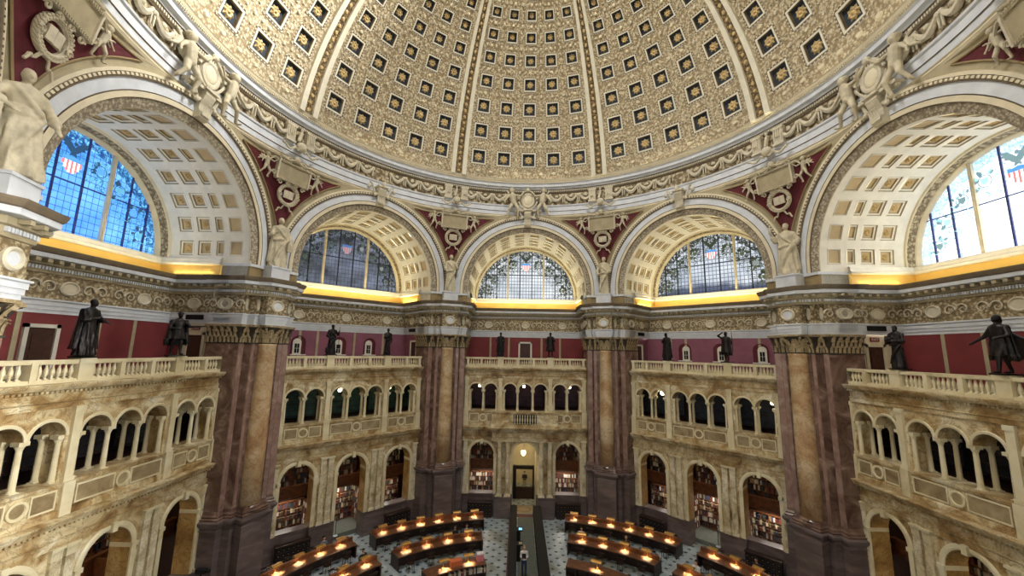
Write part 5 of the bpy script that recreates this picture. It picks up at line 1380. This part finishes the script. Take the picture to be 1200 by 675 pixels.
for s, side in ((-1, 'left'), (1, 'right')):
    ROWS.append((s, 11.6, 41.6, 15.25, 16.5, 'outer', [14.1 + 5.02 * k for k in range(6)], 'outermost desk %s of the carpet' % side))
    ROWS.append((s, 13.8, 41.2, 11.95, 13.1, 'middle', [18.2 + 6.57 * k for k in range(4)], 'second-row desk %s of the carpet' % side))
    ROWS.append((s, 46.5, 76, 15.25, 16.5, 'outer', [49.6 + 4.85 * k for k in range(4)], 'outermost desk at the far %s' % side))
    ROWS.append((s, 46.3, 70, 11.95, 13.1, 'middle', [50.0 + 6.5 * k for k in range(2)], 'second-row desk at the far %s' % side))
occupied = set()
for s, a0, a1, r0, r1, nm, lamps, lab in ROWS:
    side = 'left' if s < 0 else 'right'
    lo, hi = sorted((s * a0, s * a1))
    desk(lo, hi, r0, r1, 'long curved mahogany reading desk with lamps, the ' + lab, 'curved reading desks')
    for i, a in enumerate(lamps):
        desk_lamp(s * a, (r0 + r1) / 2 + .05, .81, 'lit brass lamp, %s from the inner end of the %s' % (ordinal(i), lab))
    seats = [a for a in lamps] if nm == 'outer' else lamps
    for i, a in enumerate(seats):
        for q, (rr, fac) in enumerate(((r0 - .32, 0), (r1 + .32, pi))):
            p = pol(rr, s * a, 0)
            chair(p[0], p[1], -R(s * a) + fac, 'dark chair, %s side, %s lamp of the %s' % ('near' if q == 0 else 'far', ordinal(i), lab), 'chairs at the reading desks')
# inner shelf desks with books under the top
def shelf_desk(s, lab):
    lo, hi = sorted((s * 16.3, s * 40.2)); am = (lo + hi) / 2; r0, r1 = 8.35, 9.3
    root = thing('shelf_desk', am, (0, 8.8, 0), lab, 'desk', 'inner desks with book shelves')
    A0, A1 = lo - am, hi - am
    mb = MB(); arcprism(mb, r0, r1, A0, A1, 1.04, 1.1, 0, 24); part('desk_top', mb, [M['wood']], root)
    mb = MB(); arcprism(mb, r0 + .3, r1, A0, A1, 0, 1.04, 0, 24); arcprism(mb, r0 + .03, r0 + .3, A0, A1, 0, .12, 0, 24); arcprism(mb, r0 + .03, r0 + .3, A0, A1, .55, .6, 0, 24)
    part('carcass', mb, [M['darkwood']], root)
    for k in range(7):
        a = A0 + (A1 - A0) * k / 6; mb = MB(); arcprism(mb, r0 + .02, r0 + .32, max(A0, a - .2), min(A1, a + .2), 0, 1.04, 0, 1); part('upright', mb, [M['darkwood']], root)
    return root
shelf_desk(-1, 'low dark shelf desk with book rows at the bottom centre, left of the carpet'); shelf_desk(1, 'low dark shelf desk at the bottom centre, right of the carpet')
for a, l_ in ((-33, 'lit brass lamp on the left shelf desk at the bottom, left of the orange box'), (-23, 'lit brass lamp on the left shelf desk, between the orange and pink boxes'), (28, 'lit brass lamp on the right shelf desk at the bottom edge')): desk_lamp(a, 8.8, 1.1, l_)
def boxthing(nm, a, r, z, h, m, lab, rz=0, lid=None):
    root = thing(nm, a, (0, r, z), lab, nm.split('_')[-1])
    mb = MB(); x, y, zz = h; mb.box(-x, x, r - y, r + y, z, z + zz); part('body', mb, [m], root)
    mb = MB(); mb.box(-x - .012, x + .012, r - y - .012, r + y + .012, z + zz - .05, z + zz + .015); part('lid', mb, [lid or m], root)
boxthing('file_box', -28, 8.85, 1.1, (.34, .2, .26), M['orangebox'], 'orange box on the left shelf desk between two lamps')
boxthing('card_box', -18.3, 8.85, 1.1, (.2, .16, .4), M['pinkbox'], 'pink box with white lid at the aisle end of the left shelf desk', 0, M['shirtwhite'])
# books
BK = []
BC = [(126, 62, 52), (60, 70, 90), (196, 190, 170), (84, 58, 42), (50, 64, 54), (214, 208, 196), (88, 46, 44), (150, 132, 98), (40, 40, 46)]
for i, c in enumerate(BC):
    m_ = plain('book_cloth_%d' % i, c, .7, 0, .1, 8)
    for h in (.27, .31):
        mb = MB(); w = .045 + .008 * (i % 4)
        mb.box(-w, w, -.1, .1, 0, h, 0); mb.box(-w + .01, w - .01, -.09, .102, .01, h - .008, 1); mb.box(-w - .002, w + .002, -.104, -.09, h * .7, h * .8, 2)
        BK.append((mb.mesh('book', [m_, M['cream'], M['gold']]), w, h, (m_, mb)))
rnd = random.Random(3)
STUFF = MB(); smats = [b[3][0] for b in BK[::2]]
def shelf_row(az, x0, x1, y, z, individual, lab, grp, axis='x', side=1):
    x = x0 + .05
    while x < x1 - .1:
        me, w, h, _ = rnd.choice(BK)
        if rnd.random() < .93:
            if axis == 'x': p = (x + w, y, z); ra = 0
            else: p = (y, x + w, z); ra = side * pi / 2
            if individual:
                inst('book', me, rot(az, p), -R(az) + ra, label=lab, cat='book', group=grp)
            else:
                q = rot(az, p); k = BK.index((me, w, h, _)) // 2
                STUFF.obox((q.x, q.y, z + h / 2), (w * .95, .1, h / 2), -R(az) + ra, k)
        x += 2 * w + .012
NB = [0]
BAYN = {0: 'doorway bay', -45: 'bay left of the doorway', 45: 'bay right of the doorway', -90: 'far left bay', 90: 'far right bay'}
def bookcase(az, x0, x1, y, z0, n, lab, axis='x', side=1, indiv=()):
    """open shelves; y = front plane"""
    mb = MB(); d = .3; H = n * .4 + .1
    def bx(u0, u1, v0, v1, a, b, mb):
        if axis == 'x': mb.box(u0, u1, y + v0, y + v1, a, b)
        else:
            va, vb = sorted((y + side * -1 * v0, y + side * -1 * v1)); mb.box(va, vb, u0, u1, a, b)
    base = ((x0 + x1) / 2, y + d / 2, z0) if axis == 'x' else (y, (x0 + x1) / 2, z0)
    root = thing('bookcase', az, base, lab, 'bookcase', 'bookcases in the alcoves')
    bx(x0, x1, d - .03, d, z0, z0 + H, mb); part('back_board', mb, [M['brownwood']], root)
    mb = MB()
    k = max(1, round((x1 - x0) / 1.2))
    for i in range(k + 1):
        u = x0 + (x1 - x0) * i / k; bx(max(x0, u - .025), min(x1, u + .025), 0, d, z0, z0 + H, mb)
    part('uprights', mb, [M['brownwood']], root)
    for i in range(n + 1):
        mb = MB(); bx(x0, x1, 0, d, z0 + .06 + .4 * i, z0 + .09 + .4 * i, mb); part('shelf', mb, [M['brownwood']], root)
    for i in range(n):
        zz = z0 + .09 + .4 * i
        yb = y + .13 if axis == 'x' else y + side * -.13
        ind = i in indiv and NB[0] < 285
        before = len(COL.objects)
        shelf_row(az, x0, x1, yb, zz, ind, 'cloth-bound book in the lower shelves behind the arches of the ' + BAYN[az], 'books in the lower shelves of the ' + BAYN[az], axis, side)
        if ind: NB[0] += len(COL.objects) - before
for az in (-45, 45, 0, -90, 90):
    b_ = BAYN[az]; sh = SHIFT[az]
    for (x0, x1, wh) in (((-5.6, -2.0, 'left'), (2.0, 5.6, 'right')) if az == 0 else ((-5.6, -2.0, 'left'), (-1.7, 1.7, 'middle'), (2.0, 5.6, 'right'))):
        mid = wh == 'middle'
        bookcase(az, x0 + sh, x1 + sh, 21.1, .0 if not mid else .3, 6 if az in (-45, 45, 0) else 5, 'lower bookcase behind the %s arch of the %s' % (wh, b_), indiv=(3, 4) if az in (-45, 45) else ((4,) if az == 0 else ()))
        bookcase(az, x0 + sh, x1 + sh, 21.1, 3.1, 5, 'upper bookcase over the balcony behind the %s arch, %s' % (wh, b_))
    for s in (-1, 1):
        if az == 0: continue
        for sd in (-1, 1):
            bookcase(az, 19.1, 21.0, s * 1.86 + sh + sd * .32, .3 if s * sd < 0 else 0, 6, 'end-on bookcase, %s face of the %s partition, %s' % ('left' if sd < 0 else 'right', 'left' if s < 0 else 'right', b_), 'y', 1 if sd > 0 else -1)
# book rows of the shelf desk
for k in range(34):
    a = -39.3 + .68 * k; me, w, h, _ = rnd.choice(BK); p = pol(8.52, a, .62)
    q = rnd.choice((0, 6, 2, 5)); me = BK[q * 2][0]
    if abs((a + 40.2) % 3.98) > .4: inst('book', me, p, -R(a), label='red or pale book in the open shelf of the dark desk at bottom centre', cat='book', group='books in the left shelf desk')
single('shelved_books', STUFF, smats, label='rows of small mixed-colour books filling the remaining alcove shelves', cat='books', kind='stuff')

# card catalogues under the side arches
def catalogue(az, t, lab):
    root = thing('card_catalogue', az, (t, 17.45, 0), lab, 'cabinet', 'dark card cabinets against the dado')
    mb = MB(); mb.box(t - 1.0, t + 1.0, 17.3, 17.68, 0, 1.15); mb.box(t - 1.04, t + 1.04, 17.26, 17.7, 1.15, 1.2); part('body', mb, [M['darkwood']], root)
    for i in range(7):
        for j in range(3):
            x = t - .86 + .286 * i; z = .25 + .3 * j
            mb = MB(); mb.box(x - .12, x + .12, 17.27, 17.3, z, z + .24); d_ = part('drawer', mb, [M['black']], root)
            mb = MB(); mb.box(x - .03, x + .03, 17.25, 17.27, z + .09, z + .12); part('handle', mb, [M['brass']], d_)
for az, t, lb in ((0, -3.67, 'dark card cabinet under the arch left of the doorway'), (0, 3.67, 'dark card cabinet under the arch right of the doorway'), (-45, -3.67, 'dark card cabinet under the left arch of the left bay, by the big sunlit pier'), (-45, 3.67, 'dark card cabinet under the right arch of the left bay, by the left central pier'),
                  (45, -3.67, 'dark card cabinet under the left arch of the right bay, by the right central pier'), (45, 3.67, 'dark card cabinet under the right arch of the right bay, beside the big shadowed pier')): catalogue(az, t, lb)
# computers and small kit
def monitor(x, y, z, rz, lab, sc=1):
    root = thing('computer_monitor', 0, (x, y, z), lab, 'monitor'); root.rotation_euler.z = rz; BASE[root.name] = (0, 0, 0)
    mb = MB(); mb.box(-.27 * sc, .27 * sc, -.02, .02, .12, .46 * sc + .08); part('casing', mb, [M['black']], root)
    mb = MB(); mb.box(-.25 * sc, .25 * sc, -.026, -.02, .14, .46 * sc + .06); part('screen', mb, [M['screen']], root)
    mb = MB(); mb.box(-.1, .1, -.08, .08, 0, .015); mb.box(-.02, .02, .0, .03, .01, .2); part('stand', mb, [M['black']], root)
def side_table(x, y, rz, w, lab):
    root = thing('computer_table', 0, (x, y, 0), lab, 'table'); root.rotation_euler.z = rz; BASE[root.name] = (0, 0, 0)
    mb = MB(); mb.box(-w, w, -.3, .3, .76, .8); part('table_top', mb, [M['darkwood']], root)
    for a in (-1, 1):
        for b in (-1, 1): mb = MB(); mb.box(a * (w - .05) - .03, a * (w - .05) + .03, b * .25 - .03, b * .25 + .03, 0, .76); part('leg', mb, [M['darkwood']], root)
side_table(15.35, 10.6, -R(56), .6, 'small dark table with a computer beside the big shadowed pier'); monitor(15.4, 10.65, .8, -R(56) + 0, 'glowing blue-white computer screen beside the big shadowed pier', 1.2)
mb = MB(); 
root = thing('keyboard_tray', 0, (15.15, 10.45, .8), 'pale keyboard lying in front of the glowing computer screen', 'keyboard'); root.rotation_euler.z = -R(56); BASE[root.name] = (0, 0, 0)
mb = MB(); mb.box(-.26, .26, -.1, .1, 0, .02); part('tray', mb, [M['shirtwhite']], root); mb = MB()
for i in range(10):
    for j in range(3): mb.box(-.23 + .046 * i, -.195 + .046 * i, -.07 + .05 * j, -.03 + .05 * j, .02, .03)
part('keys', mb, [M['palewhite']], root)
for y, lb in ((13.0, 'farther dark reader stand with a small lit screen beside the grey carpet'), (10.9, 'nearer dark reader stand beside the grey carpet behind the standing person')):
    root = thing('reader_stand', 0, (-.45, y, 0), lb, 'stand'); BASE[root.name] = (0, 0, 0)
    mb = MB(); mb.box(-.14, .14, -.3, .3, 0, .95); part('cabinet', mb, [M['black']], root)
    mb = MB(); mb.box(-.16, .3, -.3, .3, .95, 1.0); part('shelf', mb, [M['black']], root)
    mb = MB(); mb.box(.02, .26, -.18, .1, 1.0, 1.03)
    part('screen' if y > 12 else 'pad', mb, [M['screen'] if y > 12 else M['khakicloth']], root)
mb = MB(); mb.capsule((0, 0, .3), (0, 0, 1.5), .02, .02, 8); mb.lathe([(.16, .3), (.16, .33), (.03, .36)], 14)
for az, t, lb in ((-45, -.55, 'thin dark floor stand in the middle arch of the left bay'), (45, .6, 'thin dark floor stand in the middle arch of the right bay')):
    root = thing('post_stand', az, (t, 18.6, .3), lb, 'stand'); BASE[root.name] = (0, 0, 0)
    m1 = MB(); m1.capsule((0, 0, .03), (0, 0, 1.25), .02, .02, 8); part('post', m1, [M['black']], root); m2 = MB(); m2.lathe([(.16, 0), (.16, .03), (.03, .06)], 14); part('foot', m2, [M['palewhite']], root)
# globes and lantern
def globe(az, t, n_, z, lab, r=.14):
    root = thing('globe_lamp', az, (t, n_, z), lab, 'lamp', 'globe lamps in the upper gallery'); BASE[root.name] = (0, 0, 0)
    mb = MB(); mb.ell((0, 0, 0), (r, r, r), 14, 10); part('globe', mb, [M['globe']], root, True)
    mb = MB(); mb.capsule((0, 0, r), (0, 0, 11.9 - z), .012, .012, 6); mb.lathe([(.05, r), (.06, r + .04), (.02, r + .06)], 10); part('stem', mb, [M['brass']], root)
for az, t, lb in ((-45, 3.2, 'globe lamp in the sixth upper arch of the left bay'), (-45, -.86, 'globe lamp in the third upper arch of the left bay'), (0, -4.13, 'globe lamp in the upper arch at the left end of the doorway bay'), (0, -.1, 'globe lamp in the middle upper arch above the doorway'), (0, 4.04, 'globe lamp in the upper arch at the right end of the doorway bay'), (45, -3.3, 'bright globe lamp in the second upper arch of the right bay'), (45, 4.45, 'globe lamp in the last upper arch of the right bay, by the big shadowed pier')):
    globe(az, t, 19.2, 10.4, lb, .19 if t == -3.3 else .13)
root = thing('lantern', 0, (-.08, 18.4, 4.9), 'lit lantern hanging in the central doorway', 'lamp'); BASE[root.name] = (0, 0, 0)
mb = MB(); mb.lathe([(.04, -.28), (.17, -.16), (.2, .05), (.13, .2), (.05, .26)], 8); part('lantern_glass', mb, [M['globe']], root)
mb = MB(); mb.lathe([(.15, .2), (.06, .3), (.02, .34)], 8); mb.capsule((0, 0, .3), (0, 0, .95), .012, .012, 6); part('lantern_cap', mb, [M['brass']], root)
for az, t, n_, z, lb in ((90, -.1, 20.0, 5.35, 'bright tube fitting inside the second lower arch of the far right bay'), (-90, .15, 20.0, 5.35, 'bright tube fitting inside the second lower arch of the far left bay')):
    root = thing('ceiling_tube', az, (t, n_, z), lb, 'lamp'); BASE[root.name] = (0, 0, 0)
    mb = MB(); mb.box(-.4, .4, -.08, .08, 0, .06); part('diffuser', mb, [M['tube']], root); mb = MB(); mb.box(-.45, .45, -.1, .1, .06, .1); mb.box(-.02, .02, -.02, .02, .1, 2.2); part('fitting', mb, [M['black']], root)

# ================================================================ people
def person(x, y, z, rz, pose, shirt, legs, hair, lab, held=None, name='person'):
    root = thing(name, 0, (x, y, z), lab, 'person'); root.rotation_euler.z = rz; BASE[root.name] = (0, 0, 0)
    dz = 0 if pose == 'stand' else -.42      # hip drop of a seated figure; faces -y
    def build(kind):
        mb = MB(); g = .0 if kind == 'body' else .016
        H = .93 + dz
        if kind in ('body', 'shirt'):
            mb.loft([[(rx * cos(a), ry * sin(a) + (0 if pose == 'stand' else -.02), zz) for a in [2 * pi * j / 16 for j in range(16)]] for rx, ry, zz in ((.15 + g, .11 + g, H), (.14 + g, .105 + g, H + .15), (.165 + g, .11 + g, H + .35), (.185 + g, .1 + g, H + .47), (.09 + g, .07 + g, H + .54))])
            arms = ((.22, -.03, H + .2), (.1, -.24, H + .22)) if pose == 'stand' else ((.23, -.08, H + .22), (.12, -.34, H + .24))
            for s in (-1, 1):
                e = (s * arms[0][0], arms[0][1], arms[0][2]); w = (s * arms[1][0], arms[1][1], arms[1][2])
                mb.capsule((s * .18, 0, H + .46), e, .048 + g, .04 + g, 10)
                ww = w if kind == 'body' else tuple(.25 * a + .75 * b for a, b in zip(e, w))
                mb.capsule(e, ww, .038 + g, .026 + g, 10)
                if kind == 'body':
                    d = (Vector(w) - Vector(e)).normalized(); w = Vector(w)
                    mb.capsule(w, w + d * .06, .03, .032, 8)
                    for k in range(4): mb.capsule(w + d * .07 + Vector((s * (.024 - .016 * k), 0, 0)), w + d * (.13 - .008 * abs(k - 1)) + Vector((s * (.024 - .016 * k), 0, -.015)), .009, .008, 6)
                    mb.capsule(w + d * .02 + Vector((-s * .03, 0, 0)), w + d * .07 + Vector((-s * .05, 0, .0)), .01, .009, 6)
        if kind in ('body', 'trousers'):
            mb.ell((0, 0, H), (.155 + g, .115 + g, .12 + g), 14, 8)
            for s in (-1, 1):
                if pose == 'stand': kn, an = (s * .1, -.01, .5), (s * .1, .02, .09)
                else: kn, an = (s * .11, -.42, H - .02), (s * .12, -.40, .09)
                mb.capsule((s * .085, -.01, H - .02), kn, .082 + g, .056 + g, 10); mb.capsule(kn, an, .052 + g, .036 + g, 10)
                if kind == 'body': mb.capsule((an[0], an[1], .045), (an[0] + s * .02, an[1] - .17, .035), .042, .034, 8)
        if kind == 'body':
            mb.capsule((0, 0, H + .5), (0, -.01, H + .62), .05, .048, 10)
            mb.ell((0, -.02, H + .72), (.075, .092, .112), 14, 12); mb.capsule((0, -.105, H + .72), (0, -.125, H + .695), .013, .015, 6); mb.ell((0, -.07, H + .65), (.045, .035, .03), 8, 6)
            for s in (-1, 1): mb.ell((s * .076, -.01, H + .72), (.012, .022, .03), 6, 5)
        if kind == 'hair':
            mb.ell((0, .0, H + .765), (.088, .1, .09), 14, 8); mb.ell((0, .05, H + .70), (.08, .06, .12), 12, 8)
        return mb
    for kind, mt in (('body', 'skin'), ('shirt', shirt), ('trousers', legs), ('hair', hair)):
        part(kind, voxel(build(kind), .02, kind, M[mt]), None, root)
    mb = MB()
    for s in (-1, 1):
        yb = .02 if pose == 'stand' else -.40
        mb.capsule((s * .1, yb, .05), (s * .125, yb - .18, .045), .05, .042, 8)
    part('shoes', mb, [M['black']], root, True)
    return root
def seated(a, r, facing, shirt, hair, lab):
    p = pol(r, a, 0); person(p[0], p[1], 0, -R(a) + facing, 'sit', shirt, 'jeans', hair, lab)
    ang = -R(a) + facing
person(-.1, 8.9, 0, R(8), 'stand', 'shirtwhite', 'jeans', 'fair', 'standing person in white top and blue jeans holding a dark book on the grey carpet').location = (-.1, 8.9, .015)
root = thing('book', 0, (-.12, 8.62, 1.16), 'dark book held by the standing person on the carpet', 'book'); BASE[root.name] = (0, 0, 0)
mb = MB(); mb.box(-.12, .12, -.02, .02, -.02, .28); part('cover', mb, [M['shirtblack']], root); mb = MB(); mb.box(-.11, .115, -.012, .012, -.01, .285); part('pages', mb, [M['cream']], root)
person(.15, 24.0, 0, 0, 'stand', 'shirtblack', 'khakicloth', 'hair', 'standing person in black coat and pale trousers far inside the central doorway')
# seated readers on the far side of the desks face the room centre (-y local = inward)
SE = [(17.5, 13.42, 'shirtwhite', 'hair', 'seated person in white at the second desk right of the carpet, nearest the aisle'),
      (30.7, 13.42, 'shirtblack', 'fair', 'seated person in dark clothes at the second desk right of the carpet'),
      (-21.6, 13.42, 'shirtblack', 'hair', 'seated person in black at the second desk left of the carpet'),
      (-18.0, 13.42, 'shirtblue', 'hair', 'seated person in grey-blue at the second desk left of the carpet, nearest the aisle'),
      (-48.5, 13.42, 'shirtblack', 'hair', 'seated person in black at the inner desk at the bottom left'),
      (-52.0, 16.82, 'shirtblue', 'hair', 'seated person beside the dado behind the far left outer desk'),
      (49.9, 13.42, 'shirtwhite', 'hair', 'seated person in white at the inner desk at the bottom right'),
      (57.2, 16.82, 'shirtblack', 'hair', 'seated person in dark clothes at the far right outer desk beside the computer'),
      (-70.9, 19.2, 'shirtblack', 'hair', 'x')]
CHAIRS = [o for o in bpy.data.objects if o.name.startswith('wooden_chair')]
for a, r, sh, hr, lb in SE[:-1]:
    seated(a, r, 0, sh, hr, lb)
    p = Vector(pol(r, a, 0))
    # use the nearest chair of that row
    c = min(CHAIRS, key=lambda o: (o.location - p).length); c.location.x, c.location.y = p.x, p.y; c.rotation_euler.z = -R(a) + pi

# dark camera-like equipment against the far left arcade
root = thing('camera_on_stand', -90, (5.0, 17.2, 0), 'dark video camera on a stand between the far left arcade and the sunlit pier', 'camera'); BASE[root.name] = (0, 0, 0)
mb = MB(); mb.box(-.12, .12, -.25, .25, 1.75, 1.95); mb.capsule((0, -.25, 1.85), (0, -.4, 1.85), .07, .09, 10); part('camera_body', mb, [M['black']], root)
mb = MB()
for k in range(3): mb.capsule((0, 0, 1.7), (.45 * cos(k * 2.09), .45 * sin(k * 2.09), .02), .025, .02, 8)
part('tripod', mb, [M['black']], root)

# ================================================================ light
def area(name, loc, rot_, sx, sy, e, col, spread=180):
    l = bpy.data.lights.new(name, 'AREA'); l.shape = 'RECTANGLE'; l.size = sx; l.size_y = sy; l.energy = e; l.color = col; l.spread = R(spread)
    o = bpy.data.objects.new(name, l); COL.objects.link(o); o.location = loc; o.rotation_euler = rot_; return o
def point(name, loc, e, col, r=.15):
    l = bpy.data.lights.new(name, 'POINT'); l.energy = e; l.color = col; l.shadow_soft_size = r; l.specular_factor = 0
    o = bpy.data.objects.new(name, l); COL.objects.link(o); o.location = loc; return o
COVE = {0: 105, -45: 105, 45: 105, -90: 50, 90: 50}
for az, e in COVE.items():
    # strip lights lying on the cornice behind its lip, shining back and up on the golden cove
    def orient(xd, fd_):
        x_ = Vector(rot(az, xd)).normalized(); z_ = -Vector(rot(az, fd_)); z_ = (z_ - x_ * z_.dot(x_)).normalized(); y_ = z_.cross(x_)
        return Matrix((x_, y_, z_)).transposed().to_euler()
    area('cove_light', rot(az, (0, 20.9, 17.76)), orient((1, 0, 0), (0, .08, 1)), 9.0, .2, e * LK['cove'], LK['ccol'])
    for s in (-1, 1):
        area('cove_light', rot(az, (s * 4.93, 20.0, 17.78)), orient((0, 1, 0), (0, 0, 1)), 2.3, .06, e * .1 * LK['cove'], LK['ccol'])
for az in (0, -45, 45, -90, 90):
    for t in (-3.7, 0, 3.7):
        if az == 0 and t == 0: continue
        point('alcove_light', rot(az, (t + SHIFT[az], 20.3, 6.6)), LK['alcove'], (1, .80, .55))
        area('alcove_light', rot(az, (t + SHIFT[az], 20.6, 2.98)), (0, 0, -R(az)), 1.6, .3, LK['alcove2'], (1, .9, .78))
    if az != 0: continue
for az, t in ((-45, 3.2), (-45, -.86), (0, -4.13), (0, -.1), (0, 4.04), (45, -3.3), (45, 4.45), (-90, 3), (90, -3)):
    point('gallery_light', rot(az, (t, 19.5, 11.0)), LK['gallery'], (1, .85, .6))
point('lantern_light', (-.08, 18.9, 4.4), LK['lantern'], (1, .82, .5)); point('vestibule_light', (0, 23, 4.5), LK['lantern'] * 1.6, (1, .85, .55))
# daylight through the lunettes
for az, e, c in ((90, LK['we'], (.95, .97, 1)), (-90, LK['ww'], (.5, .7, 1)), (0, LK['wn'], (.85, .92, 1)), (45, LK['wn'], (.85, .92, 1)), (-45, LK['wn'] * .4, (.6, .72, 1))):
    pass
# uplights standing on the ring cornice, and the daylight of the lantern above the oculus
area('oculus_daylight', (0, 0, 41.6), (0, 0, 0), 7, 7, LK['oculus'], (1, .98, .94))
for az in range(0, 360, 45):      # strips lying on the ring cornice, shining up into the dome
    o = area('dome_uplight', rot(az, (0, 15.85, 28.95)), (0, 0, 0), 11, .25, LK['up'], (1, .93, .78))
    x_ = Vector(rot(az, (1, 0, 0))); z_ = -Vector(rot(az, (0, -.35, 1))).normalized(); o.rotation_euler = Matrix((x_, z_.cross(x_), z_)).transposed().to_euler()
sun = bpy.data.lights.new('daylight', 'SUN'); sun.energy = LK['sun']; sun.angle = R(50); sun.color = (1, .97, .9)
o = bpy.data.objects.new('daylight', sun); COL.objects.link(o); o.location = (40, 5, 35); o.rotation_euler = Vector((-1, -.12, -.32)).to_track_quat('-Z', 'Y').to_euler()
SC.world = bpy.data.worlds.new('sky'); SC.world.use_nodes = True
bg = SC.world.node_tree.nodes['Background']; bg.inputs[0].default_value = (.93, .95, 1, 1); bg.inputs[1].default_value = LK['world']

# ================================================================ camera
cam = bpy.data.cameras.new('camera'); cam.sensor_width = 36; cam.lens = CAM['f'] / 1200 * 36; cam.clip_end = 200; cam.clip_start = .05
co = bpy.data.objects.new('camera', cam); COL.objects.link(co)
R_, U_, F_ = CAM['R'], CAM['U'], CAM['F']
co.matrix_world = Matrix(((R_[0], U_[0], -F_[0], CAM['c'][0]), (R_[1], U_[1], -F_[1], CAM['c'][1]), (R_[2], U_[2], -F_[2], CAM['c'][2]), (0, 0, 0, 1)))
SC.camera = co
SC.view_settings.view_transform = 'Standard'; SC.view_settings.look = 'None'; SC.view_settings.gamma = 1; SC.view_settings.exposure = LK['exp']
SC.view_settings.use_curve_mapping = False
SC.cycles.use_denoising = True; SC.cycles.max_bounces = 6; SC.cycles.diffuse_bounces = 3; SC.cycles.glossy_bounces = 2; SC.cycles.transmission_bounces = 2
SC.cycles.sample_clamp_indirect = 6
